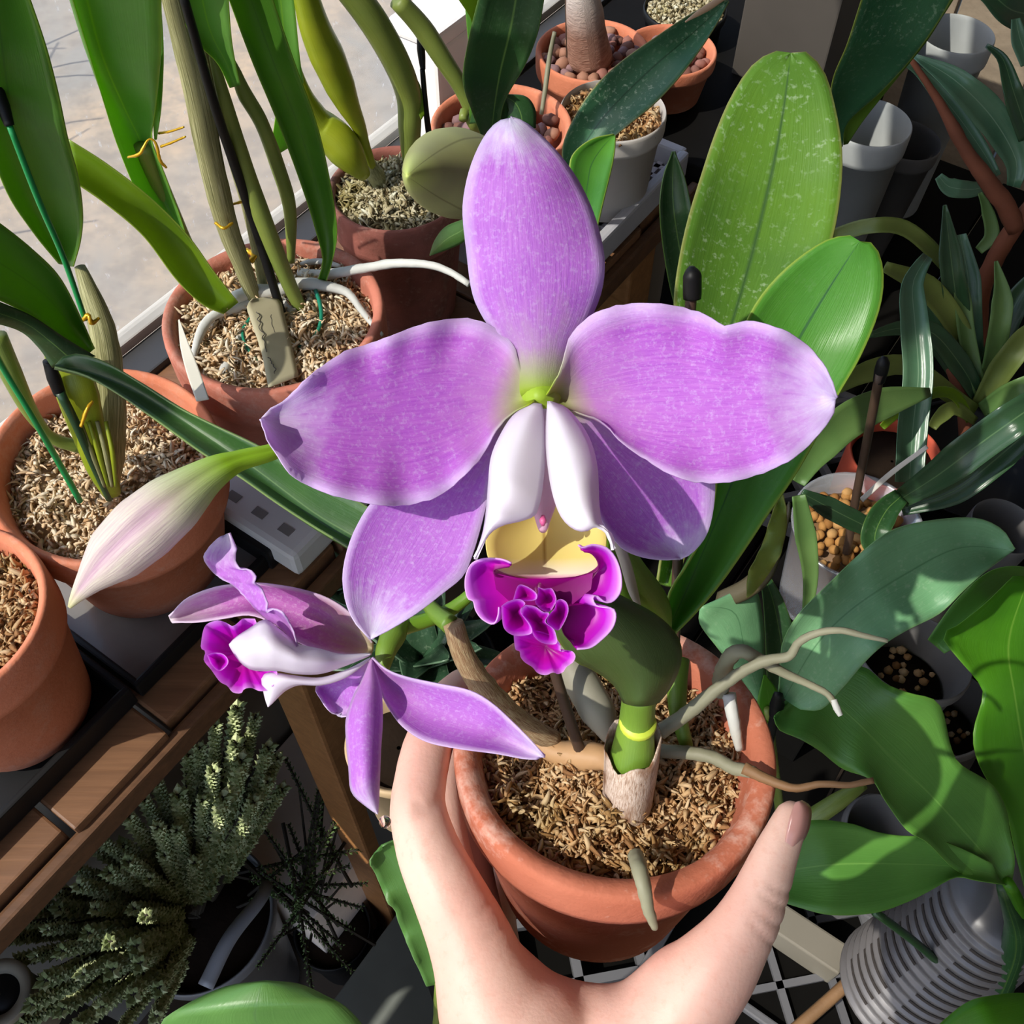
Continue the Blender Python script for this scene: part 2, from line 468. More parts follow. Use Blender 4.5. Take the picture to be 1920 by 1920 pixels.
bench_box('window_pane', -1.68, 2.68, .491, .494, ZB + .010, 2.67, n.m, wf, bevel=0)
bl0 = thing('added_sun_blind', 'added beige blind, out of view above the pots, blocking sun from the plants on the right', 'blind', B(1.1, .46, 2.6))  # unseen blind added to keep the sun off the right-hand plants
M_sun_block = plain('sun_block_cloth', hexc(190, 180, 164), .9, .1)
bench_box('sun_block_cloth', -.42, 2.66, .462, .464, 1.62, 2.62, M_sun_block, bl0, bevel=0)
mb = MB(); add_tube(mb, [B(-.42, .462, 2.63), B(2.66, .462, 2.63)], [.018, .018], 14, 4); mb.build('sun_block_roller', M_steel, bl0)
mb = MB(); add_tube(mb, [B(-.42, .463, 1.62), B(2.66, .463, 1.62)], [.006, .006], 8, 4); mb.build('sun_block_bar', M_steel, bl0)
# ground outside
n = NT('outside_ground')
w1 = n.noise(2.4, 5, None, .6, .5); w2 = n.noise(22, 4, None, .6)
c = n.mix(n.map(w1, .35, .65), hexc(158, 138, 112), hexc(120, 117, 110)); c = n.mix(n.map(w2, .42, .66, 0, .6), c, hexc(104, 98, 90))
mb = MB(); add_box(mb, B(1.5, 4.1, .18), E * 6, N * 3.5, Z * .02); struct(mb.build('ground_outside', n.pbr(c, .95), smooth=False))
# a bare shrub outside whose twigs throw the shadows seen on the ground
rnd = random.Random(4); mb = MB()
for k in range(26):
    a = B(.35 + rnd.uniform(-.15, .9), 1.35 + rnd.uniform(-.1, .5), .22)
    q = [a]
    dr_ = V((rnd.uniform(-.5, .5), rnd.uniform(-.5, .5), 1)).normalized()
    for j in range(5):
        dr_ = (dr_ + V((rnd.uniform(-.3, .3), rnd.uniform(-.3, .3), 0))).normalized(); q.append(q[-1] + dr_ * .09)
    add_tube(mb, q, [.006, .002], 5, 8)
M_twig = plain('twig_bark', hexc(96, 80, 66), .9)
sh = mb.build('bare_shrub', M_twig); tag(sh, 'bare twiggy shrub growing outside beyond the window glass', 'shrub')
sh.location += B(-.34, .45, 0)

# ------------------------------------------------------------------ the wooden bench along the window
bench = thing('plant_bench', 'brown slatted wooden bench running along the window under the terracotta pots', 'bench', B(.2, .36, 0))
e = -.52; k = 0; rnd = random.Random(3)
while e < .625:
    w = .062 + .012 * rnd.random()
    o = bench_box('plank', e, e + w - .0035, .271 + rnd.uniform(-.003, .003), .458, ZB - .018, ZB - rnd.uniform(0, .002), M_wood_n, bench)
    e += w
bench_box('front_rail', -.55, .632, .263, .2705, ZB - .026, ZB - .008, M_wood_e, bench, .002)
bench_box('back_rail', -.55, .632, .43, .455, ZB - .06, ZB - .019, M_wood_e, bench, .003)
for e in (.165, .585): bench_box('leg', e, e + .042, .29, .33, 0, ZB - .019, M_wood_leg, bench, .003)
for e in (-.3, .24, .585): bench_box('leg', e, e + .04, .41, .45, 0, ZB - .019, M_wood_leg, bench, .003)

# ------------------------------------------------------------------ pots and moss
def pot_mesh(mb, c, r, h, axis=Z, collar=.3, wall=.1, tap=.76, lip=.0):
    """a flower pot whose rim centre is c"""
    cl = h * collar
    prof = [(r * tap * .1, -h), (r * tap * .97, -h), (r * tap, -h * .985), (r * .925, -cl), (r * .935, -cl * 1.0), (r * .985, -cl * .96), (r * .995, -cl * .8), (r * 1.0, -cl * .2),
            (r * .992, -.0012), (r * .97, 0), (r * (1 - wall * .6), -.0004), (r * (1 - wall), -.0022), (r * (1 - wall * 1.08), -.005), (r * (.94 - wall * 1.3), -cl), (r * (tap - wall * .9), -h * .9), (r * .1, -h * .9)]
    add_lathe(mb, c, prof, 64, axis, .006)
def moss(name, c, r, mat, parent, axis=Z, n=800, ln=.006, wd=.0011, mound=.004, seed=1, dark=None, under=None):
    rnd = random.Random(seed); mb = MB()
    x = V((1, 0, 0)); x = (x - axis * x.dot(axis)).normalized(); y = axis.cross(x)
    def hgt(u, v): return mound * (1 - (u * u + v * v)) + mound * .9 * noise.noise(V((u * 3.2 + seed, v * 3.2, seed)))
    vs = [V(c) + axis * hgt(0, 0)]; fs = []
    K = 9; S = 30
    for i in range(1, K + 1):
        for j in range(S):
            th = 6.28319 * j / S; q = i / K
            vs.append(V(c) + x * (r * q * math.cos(th)) + y * (r * q * math.sin(th)) + axis * (hgt(q * math.cos(th), q * math.sin(th)) - .0015))
    for j in range(S): fs.append([0, 1 + j, 1 + (j + 1) % S])
    for i in range(K - 1):
        for j in range(S): fs.append([1 + i * S + j, 1 + (i + 1) * S + j, 1 + (i + 1) * S + (j + 1) % S, 1 + i * S + (j + 1) % S])
    mb.add(vs, fs)
    clumps = [(rnd.uniform(-1, 1), rnd.uniform(-1, 1), rnd.random()) for _ in range(26)]
    for k in range(n):
        q = math.sqrt(rnd.random()) * .98; th = rnd.random() * 6.28319
        u, v = q * math.cos(th), q * math.sin(th)
        cl = max(0, max(1 - math.hypot(u - a, v - b) / .22 for a, b, _ in clumps))
        p = V(c) + x * r * u + y * r * v + axis * (hgt(u, v) + cl * mound * 1.1 + rnd.uniform(-.0005, .0012))
        d = (x * rnd.uniform(-1, 1) + y * rnd.uniform(-1, 1) + axis * rnd.uniform(-.3, 1.1)).normalized()
        bend = V((rnd.uniform(-1, 1), rnd.uniform(-1, 1), rnd.uniform(-1, .3)))
        L = ln * rnd.uniform(.5, 1.25); w = wd * rnd.uniform(.6, 1.5)
        pts = [p]; dd = V(d)
        for s in range(4): pts.append(pts[-1] + dd * L / 4); dd = (dd + bend * 1.05).normalized()
        pts[0] -= axis * .001
        s1 = d.cross(bend).normalized() if d.cross(bend).length > 1e-6 else x
        s2 = d.cross(s1).normalized()
        vv, ff = [], []
        for s, q_ in enumerate(pts):
            ww = w * (.9, 1.1, 1.1, .9, .35)[s]
            vv += [q_ + s1 * ww, q_ - s1 * ww * .5 + s2 * ww * .8, q_ - s1 * ww * .5 - s2 * ww * .8]
            if s:
                b_ = (s - 1) * 3
                ff += [[b_ + i, b_ + (i + 1) % 3, b_ + 3 + (i + 1) % 3, b_ + 3 + i] for i in range(3)]
        mb.add(vv, ff)
    return mb.build(name, mat, parent, recalc=False, kind='stuff')

# ------------------------------------------------------------------ the orchid in the hand-held pot
PC = P(1153, 1391, .2856); PR = .0451; PH = .078
PAX = (Z + V((.015, .16, 0))).normalized()
orchid = thing('potted_orchid', 'lavender flowered orchid in the small terracotta pot held by the hand', 'orchid', PC - PAX * PH)
mb = MB(); pot_mesh(mb, PC, PR, PH, PAX, .22, .145, .70); mb.build('flower_pot', M_terra, orchid)
moss('potting_moss', PC - PAX * .0135, PR * .825, M_moss_tan, orchid, PAX, 5200, .0046, .00062, .004, 5)

LV = hexc(178, 108, 216); LVD = hexc(142, 62, 196)
M_petal = petal_mat('petal_lavender', hexc(206, 124, 222), hexc(178, 78, 206), hexc(226, 206, 242), hexc(214, 156, 216), hexc(234, 228, 246), hexc(170, 200, 40), .75)
M_sepal = petal_mat('sepal_lavender', hexc(204, 132, 224), hexc(176, 90, 208), hexc(228, 212, 244), hexc(200, 178, 192), hexc(236, 236, 248), hexc(166, 196, 60), .7, tipt=.93)
M_petal_side = petal_mat('petal_side', hexc(206, 134, 224), hexc(178, 90, 208), hexc(230, 212, 244), hexc(210, 160, 214), hexc(238, 232, 248), None, .6)
M_sepal_side = petal_mat('sepal_pink', hexc(204, 124, 200), hexc(176, 84, 178), hexc(236, 216, 236), hexc(206, 196, 150), hexc(240, 232, 232), None, .6)
def lip_white(name):
    n = NT(name)
    c = n.mix(n.map(n.noise(40, 3), .35, .65), hexc(250, 248, 252), hexc(242, 236, 248))
    return n.pbr(c, .45, n.bump(n.noise(160, 3), .1, .001), .4, .35, hexc(236, 220, 236))
M_lipwhite = lip_white('lip_white')
n = NT('lip_throat'); uvv = n.n('ShaderNodeSeparateXYZ'); n.l(n.n('ShaderNodeUVMap').outputs[0], uvv.inputs[0])
cc = n.mix(n.map(n.math('ABSOLUTE', n.math('SUBTRACT', uvv.outputs[0], .5)), .0, .025, 1, 0), hexc(232, 214, 128), hexc(170, 140, 72))
cc = n.mix(n.map(n.math('MULTIPLY_ADD', n.noise(6, 3), .2, uvv.outputs[1]), .84, 1.02), cc, hexc(246, 236, 214)); cc = n.mix(n.map(n.math('MULTIPLY_ADD', n.noise(40, 3), .05, uvv.outputs[1]), .955, 1.02), cc, hexc(190, 20, 160))
M_throat = n.pbr(cc, .5, None, .3, .3, hexc(240, 220, 130))
def frill_mat(name, one_side):
    n = NT(name); sx = n.n('ShaderNodeSeparateXYZ'); n.l(n.n('ShaderNodeUVMap').outputs[0], sx.inputs[0])
    u = n.math('MULTIPLY_ADD', n.noise(60, 2), .08, n.math('SUBTRACT', sx.outputs[0], .04))
    c = n.ramp(u, [(0, hexc(236, 186, 250)), (.07, hexc(226, 130, 244)), (.2, hexc(206, 30, 214)), (.5, hexc(190, 4, 168)), (1, hexc(112, 0, 84))])
    return n.pbr(c, .42, n.bump(n.noise(120, 3), .2, .001), .4, .35, n.mix(.5, c, hexc(230, 20, 230)))
M_frill = frill_mat('lip_magenta', False)
M_green = leaf_mat('stem_green', hexc(120, 160, 40), hexc(96, 140, 34), trans=.15, rough=.4)
M_leaf_old = leaf_mat('orchid_leaf_frosted', hexc(100, 142, 44), hexc(82, 124, 44), hexc(160, 150, 90), hexc(62, 96, 52), .22, hexc(140, 190, 40), .42, .55, .2, .05)
M_leaf_fresh = leaf_mat('orchid_leaf_fresh', hexc(92, 156, 56), hexc(74, 138, 46), hexc(176, 190, 74), hexc(52, 96, 60), .25, hexc(130, 200, 40), .36, .06, .12, .04, dots=None)
M_leaf_dark = leaf_mat('orchid_leaf_dark', hexc(66, 104, 44), hexc(50, 86, 38), hexc(120, 140, 70), hexc(96, 130, 70), .12, hexc(100, 150, 30), .35, .05, .1, .05)
M_leaf_under = leaf_mat('orchid_leaf_underside', hexc(74, 96, 44), hexc(58, 80, 36), hexc(110, 130, 40), None, .15, None, .45, 0, .2)
M_bulb = leaf_mat('pseudobulb_green', hexc(116, 150, 50), hexc(96, 130, 44), None, None, .1, None, .4)

# --- leaves
blade('leaf', [(1235, 1090), (1262, 900), (1268, 720), (1266, 570), (1275, 490), (1292, 410), (1316, 330), (1342, 250), (1372, 180), (1410, 122), (1452, 96), (1483, 99)],
      [(1262, 1100), (1330, 900), (1410, 700), (1490, 570), (1540, 500), (1562, 440), (1576, 360), (1579, 280), (1566, 200), (1546, 135), (1512, 97), (1483, 99)],
      [.30, .315, .33, .345, .352], M_leaf_old, orchid, M=[(1248, 1095), (1300, 860), (1350, 680), (1395, 530), (1422, 430), (1450, 310), (1470, 200), (1483, 99)], th=.0016, dm=[.011, .011, .011, .009, .004, -.002], nu=13, nv=40, origin=None)
blade('leaf', [(1245, 1178), (1258, 1110), (1290, 1060), (1330, 985), (1345, 910), (1350, 800), (1366, 690), (1405, 595), (1440, 540), (1490, 490), (1550, 450), (1598, 441), (1612, 452)],
      [(1262, 1188), (1300, 1150), (1350, 1092), (1400, 1022), (1440, 962), (1490, 890), (1530, 820), (1570, 742), (1612, 670), (1646, 590), (1657, 530), (1650, 478), (1630, 452), (1612, 452)],
      [.285, .29, .292, .292, .288], M_leaf_fresh, orchid, M=[(1253, 1183), (1290, 1100), (1350, 960), (1420, 790), (1490, 650), (1550, 548), (1612, 452)], th=.0014, dm=[.008, .008, .008, .006, 0], nu=13, nv=40)
blade('leaf', [(812, 1128), (740, 1080), (650, 1022), (590, 986), (520, 941), (450, 892), (380, 848), (300, 791), (230, 742), (165, 704), (103, 686)],
      [(828, 1100), (760, 1010), (690, 952), (620, 915), (560, 880), (480, 835), (400, 798), (330, 763), (260, 718), (200, 682), (150, 664), (118, 668), (103, 684)],
      [.285, .30, .32, .335, .345], M_leaf_dark, orchid, M=[(820, 1115), (690, 1022), (590, 962), (480, 880), (380, 812), (260, 734), (170, 696), (103, 685)], th=.0014, dm=.009, de=(-.002, .004), nu=11, nv=40)
blade('leaf', [(1168, 1318), (1150, 1285), (1110, 1256), (1078, 1240), (1040, 1190), (1020, 1130), (1030, 1075)],
      [(1236, 1318), (1258, 1290), (1276, 1250), (1278, 1212), (1262, 1180), (1225, 1148), (1165, 1116), (1090, 1075), (1030, 1070)],
      [.262, .252, .243, .238], M_leaf_under, orchid, M=[(1200, 1325), (1205, 1270), (1170, 1200), (1110, 1130), (1030, 1072)], th=.0018, dm=-.008, nu=13, nv=26)
blade('leaf', [(1060, 420), (1068, 330), (1075, 290), (1110, 262), (1152, 252)], [(1118, 430), (1130, 380), (1145, 320), (1152, 280), (1153, 253)], [.31, .335], M_leaf_fresh, orchid, th=.0012, dm=.004)
blade('leaf', [(870, 410), (835, 425), (815, 450), (805, 478)], [(880, 440), (868, 455), (840, 468), (806, 480)], [.33, .36], M_leaf_dark, orchid, th=.0012, dm=-.004)
blade('leaf', [(1400, 1118), (1402, 1080), (1425, 1030), (1450, 960), (1464, 928)], [(1405, 1118), (1430, 1092), (1462, 1040), (1476, 975), (1466, 928)], [.30, .318], leaf_mat('leaf_yellowing', hexc(172, 180, 80), hexc(140, 160, 66), hexc(190, 180, 90), None, .3, None, .5, .2, .3), orchid, th=.0008, ruf=(.002, 2), label='small yellowing leaf')
tubep('petiole', [(1150, 1000, .262), (1180, 1060, .266), (1215, 1110, .272), (1240, 1160, .28), (1235, 1230, .288)], [22, 26, 28, 20, 16], M_bulb, orchid)
# --- pseudobulbs and stems
tubep('pseudobulb', [(1200, 1295, .262), (1195, 1340, .268), (1188, 1400, .2735), (1180, 1470, .2795), (1172, 1540, .286)], [32, 33, 42, 40, 30], M_bulb, orchid, seg=18)
mb = MB(); c0, c1 = P(1197, 1352, .2675), P(1195, 1360, .2695)
add_tube(mb, [c0, c0.lerp(c1, .5), c1], [.0047, .0050, .0047], 20, 5); mb.build('node_ring', plain('node_yellow_green', hexc(196, 214, 70), .45), orchid, label='bright yellow-green ring on the stem')
n = NT('papery_sheath'); g = n.noise(8, 5, n.scale(n.n('ShaderNodeUVMap').outputs[0], 14, 1.4, 1), .65, .7)
bl_s = n.map(n.noise(90, 3), .5, .62)
M_sheath = n.pbr(n.mix(bl_s, n.ramp(g, [(.25, hexc(120, 88, 70)), (.42, hexc(184, 156, 134)), (.6, hexc(222, 204, 188)), (.8, hexc(204, 178, 162))]), hexc(140, 100, 72)), .6, n.bump(g, .4, .001), .3, .15)
mb = MB()
sg = 26; pts = cr([P(1187, 1370, .2705), P(1184, 1430, .2755), P(1177, 1495, .281), P(1171, 1548, .286)], 9)
ax = (pts[-1] - pts[0]).normalized(); u_ = ax.cross(Z).normalized(); w_ = ax.cross(u_)
grid = []
for i in range(sg + 1):
    th = 6.28319 * i / sg; row = []
    top = .5 + .5 * math.cos(th + .9)
    for j in range(9):
        t = j / 8; tt = lerp(.26 * top + .04 * math.sin(5 * th), 1, t)
        k = tt * 8; a = min(7, int(k)); q = pts[a].lerp(pts[a + 1], k - a)
        rr = lerp(.0074, .0062, tt) * (1 + .05 * math.sin(3 * th))
        row.append(q + (u_ * math.cos(th) + w_ * math.sin(th)) * rr)
    grid.append(row)
add_sheet(mb, grid, .0004); mb.build('sheath', M_sheath, orchid, recalc=False, label='papery dry sheath around the stem')
M_dry = moss_mat('dry_stem', [(0, hexc(140, 112, 84)), (1, hexc(160, 134, 100))])
n = NT('dry_stem_bark'); g = n.noise(7, 5, n.scale(n.n('ShaderNodeUVMap').outputs[0], 10, 2.2, 1), .65, .6)
M_dry = n.pbr(n.ramp(g, [(.25, hexc(96, 72, 50)), (.45, hexc(150, 120, 88)), (.62, hexc(186, 168, 130)), (.8, hexc(150, 140, 104))]), .7, n.bump(g, .5, .001), .3)
tubep('old_pseudobulb', [(850, 1168, .262), (868, 1225, .266), (900, 1280, .272), (950, 1335, .282), (1005, 1372, .288), (1040, 1388, .292)], [19, 22, 25, 25, 22, 18], M_dry, orchid, seg=14, bump=.12, label='dry brown leafless stem')
tubep('old_pseudobulb', [(1055, 1215, .29), (1082, 1265, .287), (1115, 1325, .286), (1150, 1385, .288)], [26, 33, 34, 18], plain('old_bulb_grey', hexc(150, 146, 128), .55, .3, .3, 90, .3), orchid, seg=14, bump=.06, label='grey shrivelled stem')
tubep('rhizome', [(1000, 1390, .293), (1050, 1412, .291), (1090, 1418, .289), (1140, 1425, .286), (1180, 1470, .287)], [20, 24, 28, 22, 20], plain('rhizome_tan', hexc(190, 150, 106), .55, .3, .35, 90, .4), orchid, seg=12, bump=.12)
tubep('stem', [(800, 1130, .275), (820, 1152, .268), (845, 1172, .263)], [13, 16, 19], M_bulb, orchid)
tubep('stem', [(1278, 1235, .292), (1270, 1290, .289), (1272, 1340, .288), (1288, 1400, .29)], [15, 19, 16, 12], M_bulb, orchid)
tubep('flower_stalk', [(1185, 1140, .268), (1130, 1000, .258), (1070, 860, .247), (1015, 745, .236)], [12, 11, 11, 12], M_green, orchid)
tubep('flower_stalk', [(1110, 980, .262), (980, 1030, .27), (850, 1140, .272), (745, 1180, .268)], [10, 10, 12, 16], M_green, orchid)
M_flakes = plain('dry_sheath_white', hexc(226, 222, 208), .6, .3, .2, 60, .3, .3)
blade('dry_sheath', [(1140, 1000), (1160, 1050), (1178, 1110), (1195, 1140)], [(1160, 990), (1182, 1050), (1195, 1100), (1203, 1140)], [.256, .262], M_flakes, orchid, th=.0005, dm=-.003, label='pale dry sheath flake')
# --- roots
def root(pts, r, mat=M_root, label=None): tubep('root', pts, r, mat, orchid, label=label, seg=9, bump=.16, n=len(pts) * 6)
M_rootgrey = plain('root_grey_green', hexc(146, 144, 118), .55, .3, .35, 120, .4)
root([(1238, 1372, .283), (1290, 1337, .28), (1345, 1292, .276), (1400, 1255, .274), (1440, 1238, .272), (1480, 1230, .27), (1497, 1205, .268), (1530, 1188, .266), (1572, 1182, .264), (1620, 1192, .262), (1665, 1202, .26)], [15, 14, 14, 12, 11, 11, 9, 8, 7, 6, 4], M_rootgrey)
root([(1350, 1300, .29), (1356, 1258, .284), (1372, 1228, .278), (1395, 1222, .276), (1430, 1240, .277), (1470, 1262, .278), (1510, 1280, .278), (1550, 1300, .277), (1565, 1320, .276)], [16, 17, 16, 15, 12, 10, 8, 7, 6], M_rootgrey)
root([(1563, 1312, .276), (1568, 1326, .2755), (1576, 1342, .275)], [6, 7, 5], M_root, 'white growing tip of a root')
root([(1366, 1300, .288), (1374, 1345, .288), (1386, 1405, .29)], [13, 12, 8])
root([(1238, 1408, .288), (1290, 1412, .285), (1335, 1420, .282), (1375, 1440, .278), (1415, 1448, .274)], [13, 13, 13, 13, 12], M_rootgrey)
root([(1395, 1440, .275), (1440, 1462, .272), (1490, 1478, .268), (1540, 1470, .265), (1590, 1472, .263), (1638, 1463, .262)], [12, 10, 8, 7, 6, 6], M_rootbrown)
root([(1192, 1605, .262), (1198, 1628, .2525), (1206, 1660, .2488), (1215, 1702, .2495), (1228, 1740, .252)], [15, 16, 15, 12, 7], M_rootgrey, 'stubby root hanging over the pot rim')
# --- buds
n = NT('bud_skin'); uvn = n.n('ShaderNodeUVMap').outputs[0]; sx = n.n('ShaderNodeSeparateXYZ'); n.l(uvn, sx.inputs[0])
st = n.noise(8, 4, n.scale(uvn, 10, 1, 1), .6, .3)
gm = n.math('ABSOLUTE', n.math('SUBTRACT', n.math('FRACT', n.math('MULTIPLY_ADD', sx.outputs[0], 3., .5)), .5))
cb = n.mix(n.map(st, .35, .7), hexc(216, 206, 190), hexc(192, 170, 172)); cb = n.mix(n.map(gm, 0, .22, .6, 0), cb, hexc(176, 122, 164))
cb = n.mix(n.map(sx.outputs[1], .3, .56, 1, 0), cb, hexc(146, 190, 40)); cb = n.mix(n.map(sx.outputs[1], .9, 1.), cb, hexc(206, 204, 150))
M_bud = n.pbr(cb, .5, n.bump(st, .2, .001), .35, .12)
tubep('flower_bud', [(560, 822, .262), (510, 848, .256), (450, 864, .251), (395, 890, .247), (325, 945, .244), (255, 1005, .243), (185, 1072, .244), (145, 1118, .246), (131, 1138, .247)],
      [15, 16, 20, 36, 57, 63, 55, 26, 4], M_bud, orchid, seg=60, lobes=3, lob=-.04, n=40, groove=.09, label='closed lilac-white flower bud on a lime green stalk')
n = NT('bud_green'); sx = n.n('ShaderNodeSeparateXYZ'); n.l(n.n('ShaderNodeUVMap').outputs[0], sx.inputs[0])
cb = n.mix(n.map(n.noise(30, 3), .35, .65), hexc(164, 168, 108), hexc(142, 142, 96)); cb = n.mix(n.map(sx.outputs[1], .0, .28, 1, 0), cb, hexc(196, 212, 116))
cr_ = n.math('ABSOLUTE', n.math('SUBTRACT', n.math('FRACT', n.math('MULTIPLY', sx.outputs[0], 3.)), .5))
cb = n.mix(n.map(cr_, 0, .025, .75, 0), cb, hexc(104, 104, 58))
M_bud2 = n.pbr(cb, .5, None, .35, .12)
tubep('flower_bud', [(764, 330, .222), (767, 329, .2235), (773, 327, .227), (785, 325, .233), (806, 323, .2415), (835, 323, .25), (880, 330, .26), (930, 350, .268)], [3, 22, 43, 62, 78, 84, 78, 40], M_bud2, orchid, seg=36, lobes=3, lob=.05, n=34, label='pale green bud seen end-on beside the top sepal')

# --- main flower
def add_patch(mb, outline, c, d_edge, d_c, rings=7, n=64, ruf=0., seed=0):
    """a cupped lobe: traced closed outline (depth d_edge) sinking to depth d_c at c; u runs from the edge inwards"""
    pts = [V((p[0], p[1], 0)) for p in outline]
    o = cr(pts + [pts[0]], n + 1)[:-1]
    grid = []
    for i in range(n + 1):
        p = o[i % n]; row = []
        de = seqv(d_edge, (i % n) / n) + ruf * noise.noise(V((p.x * .06, p.y * .06, seed)))
        for j in range(rings):
            q = j / (rings - 1); q2 = p.lerp(V((c[0], c[1], 0)), q)
            row.append(P(q2.x, q2.y, lerp(de, d_c, 1 - (1 - q) ** 2)))
        grid.append(row)
    nu, nv = n + 1, rings
    vs = [g for r_ in grid for g in r_]; uv = [(j / (rings - 1), i / n) for i in range(nu) for j in range(nv)]
    mb.add(vs, grid_faces(nu, nv), uv)
fl = tubep('flower', [(1014, 746, .2375), (1014, 745, .235), (1013, 743, .2325), (1012, 741, .2305), (1012, 740, .2298)], [40, 40, 37, 28, 10], plain('flower_heart_green', hexc(156, 188, 56), .5, .3, .2), orchid, label='large open lavender flower facing the viewer')
blade('dorsal_sepal', [(972, 748), (958, 695), (934, 640), (902, 590), (884, 545), (874, 470), (867, 400), (872, 350), (886, 300), (908, 255), (932, 228), (955, 221)],
      [(1052, 748), (1066, 690), (1084, 640), (1112, 590), (1130, 540), (1134, 490), (1126, 440), (1108, 385), (1080, 330), (1040, 278), (998, 238), (972, 222), (957, 221)],
      [.235, .231, .227, .224, .226], M_sepal, fl, M=[(1010, 738), (1005, 650), (1000, 540), (995, 430), (985, 330), (968, 260), (956, 221)], th=.0007, dm=-.004, ruf=(.0008, 2.2), nu=15, nv=36)
blade('petal', [(1003, 736), (980, 700), (966, 655), (950, 632), (920, 610), (880, 597), (830, 600), (780, 612), (728, 632), (685, 646), (650, 658), (608, 684), (570, 716), (530, 754), (508, 766), (490, 783)],
      [(1001, 752), (958, 776), (930, 806), (905, 852), (868, 893), (830, 925), (790, 941), (740, 948), (680, 941), (622, 927), (580, 911), (543, 887), (520, 852), (500, 820), (490, 785)],
      [.2305, .2285, .2245, .2195, .217], M_petal, fl, M=[(1002, 744), (900, 757), (800, 773), (690, 786), (590, 790), (490, 784)], th=.0006, dm=.004, de=(.001, -.003), ruf=(.0014, 3.1), jag=3, nu=17, nv=52, seed=2)
blade('petal', [(1026, 740), (1048, 702), (1060, 665), (1066, 638), (1085, 610), (1118, 586), (1178, 570), (1248, 571), (1308, 584), (1345, 605), (1362, 612), (1380, 607), (1412, 602), (1450, 613), (1492, 631), (1530, 665), (1555, 705), (1568, 745)],
      [(1028, 755), (1080, 772), (1120, 785), (1146, 806), (1165, 828), (1208, 859), (1258, 889), (1318, 905), (1380, 901), (1440, 883), (1490, 856), (1520, 830), (1545, 800), (1562, 775), (1568, 748)],
      [.2305, .2275, .222, .217, .217], M_petal, fl, M=[(1027, 748), (1150, 760), (1260, 758), (1370, 757), (1470, 756), (1568, 747)], th=.0006, dm=.005, de=(-.002, .0), ruf=(.0014, 2.6), jag=3, nu=17, nv=52, seed=5)
blade('lateral_sepal', [(985, 750), (920, 780), (830, 840), (740, 900), (695, 945), (670, 985), (655, 1020), (645, 1060), (643, 1092), (650, 1132), (667, 1168), (694, 1196)],
      [(1000, 765), (960, 830), (925, 890), (912, 945), (898, 1000), (885, 1042), (868, 1080), (830, 1112), (780, 1150), (728, 1181), (696, 1196)],
      [.238, .237, .234, .232, .232], M_sepal, fl, M=[(992, 758), (890, 850), (800, 955), (740, 1050), (705, 1130), (695, 1196)], th=.0007, dm=.003, nu=13, nv=36)
blade('lateral_sepal', [(1035, 765), (1060, 830), (1090, 900), (1120, 960), (1148, 1005), (1170, 1030), (1208, 1045), (1250, 1049), (1275, 1046)],
      [(1050, 750), (1150, 790), (1260, 850), (1330, 880), (1341, 905), (1336, 965), (1322, 1008), (1295, 1038), (1277, 1046)],
      [.236, .241, .247, .251], M_sepal, fl, M=[(1042, 758), (1110, 840), (1180, 920), (1235, 990), (1276, 1046)], th=.0007, dm=.003, nu=13, nv=36)
# lip: white side lobes, yellow throat, frilled magenta front lobe
mb = MB()
add_sheet(mb, blade_grid([(998, 755), (962, 778), (936, 818), (920, 858), (915, 905), (911, 955), (904, 1000), (888, 1048)],
      [(1016, 757), (1020, 780), (1023, 830), (1022, 870), (1017, 920), (1010, 952), (1002, 968), (975, 978), (945, 985), (922, 998), (908, 1018), (892, 1046)], None, [.2255, .216, .207, .2025, .2035], 11, 30, -.0025, (.005, 0)), .0006)
mb.build('lip_side_lobe', M_lipwhite, fl)
mb = MB()
add_sheet(mb, blade_grid([(1026, 752), (1023, 800), (1024, 850), (1032, 910), (1044, 953), (1058, 978), (1078, 994), (1098, 997), (1118, 988), (1132, 995), (1140, 1012), (1150, 1030)],
      [(1034, 752), (1062, 764), (1090, 795), (1110, 832), (1121, 880), (1124, 945), (1130, 982), (1146, 998), (1153, 1015), (1152, 1032)], None, [.2255, .216, .207, .2025, .2035], 11, 30, -.0025, (0, .005)), .0006)
mb.build('lip_side_lobe', M_lipwhite, fl)
mb = MB()
add_sheet(mb, blade_grid([(985, 940), (935, 975), (914, 1005), (914, 1035), (925, 1062), (945, 1084)], [(1050, 940), (1110, 970), (1134, 995), (1134, 1035), (1126, 1060), (1108, 1086)], [(1018, 940), (1020, 1000), (1022, 1085)], [.2225, .218, .2125], 13, 18, .0075), .0006)
mb.build('lip_throat', M_throat, fl)
mb = MB()
def side_frill(outer, inner, d, dm, seed):
    add_sheet(mb, blade_grid(outer, inner, None, d, 11, 54, dm, (-.002, .001), None, seed), .0006)
side_frill([(958, 1057), (945, 1051), (928, 1048), (905, 1049), (885, 1058), (875, 1078), (873, 1100), (878, 1121), (888, 1126), (893, 1144), (905, 1160), (924, 1169), (932, 1156), (934, 1138)],
           [(955, 1064), (940, 1066), (925, 1070), (930, 1082), (955, 1083), (985, 1088), (1012, 1100), (1010, 1118), (985, 1130), (965, 1132), (950, 1138), (945, 1142), (940, 1145), (937, 1140)], [.2085, .212, .2115, .209], .003, 1)
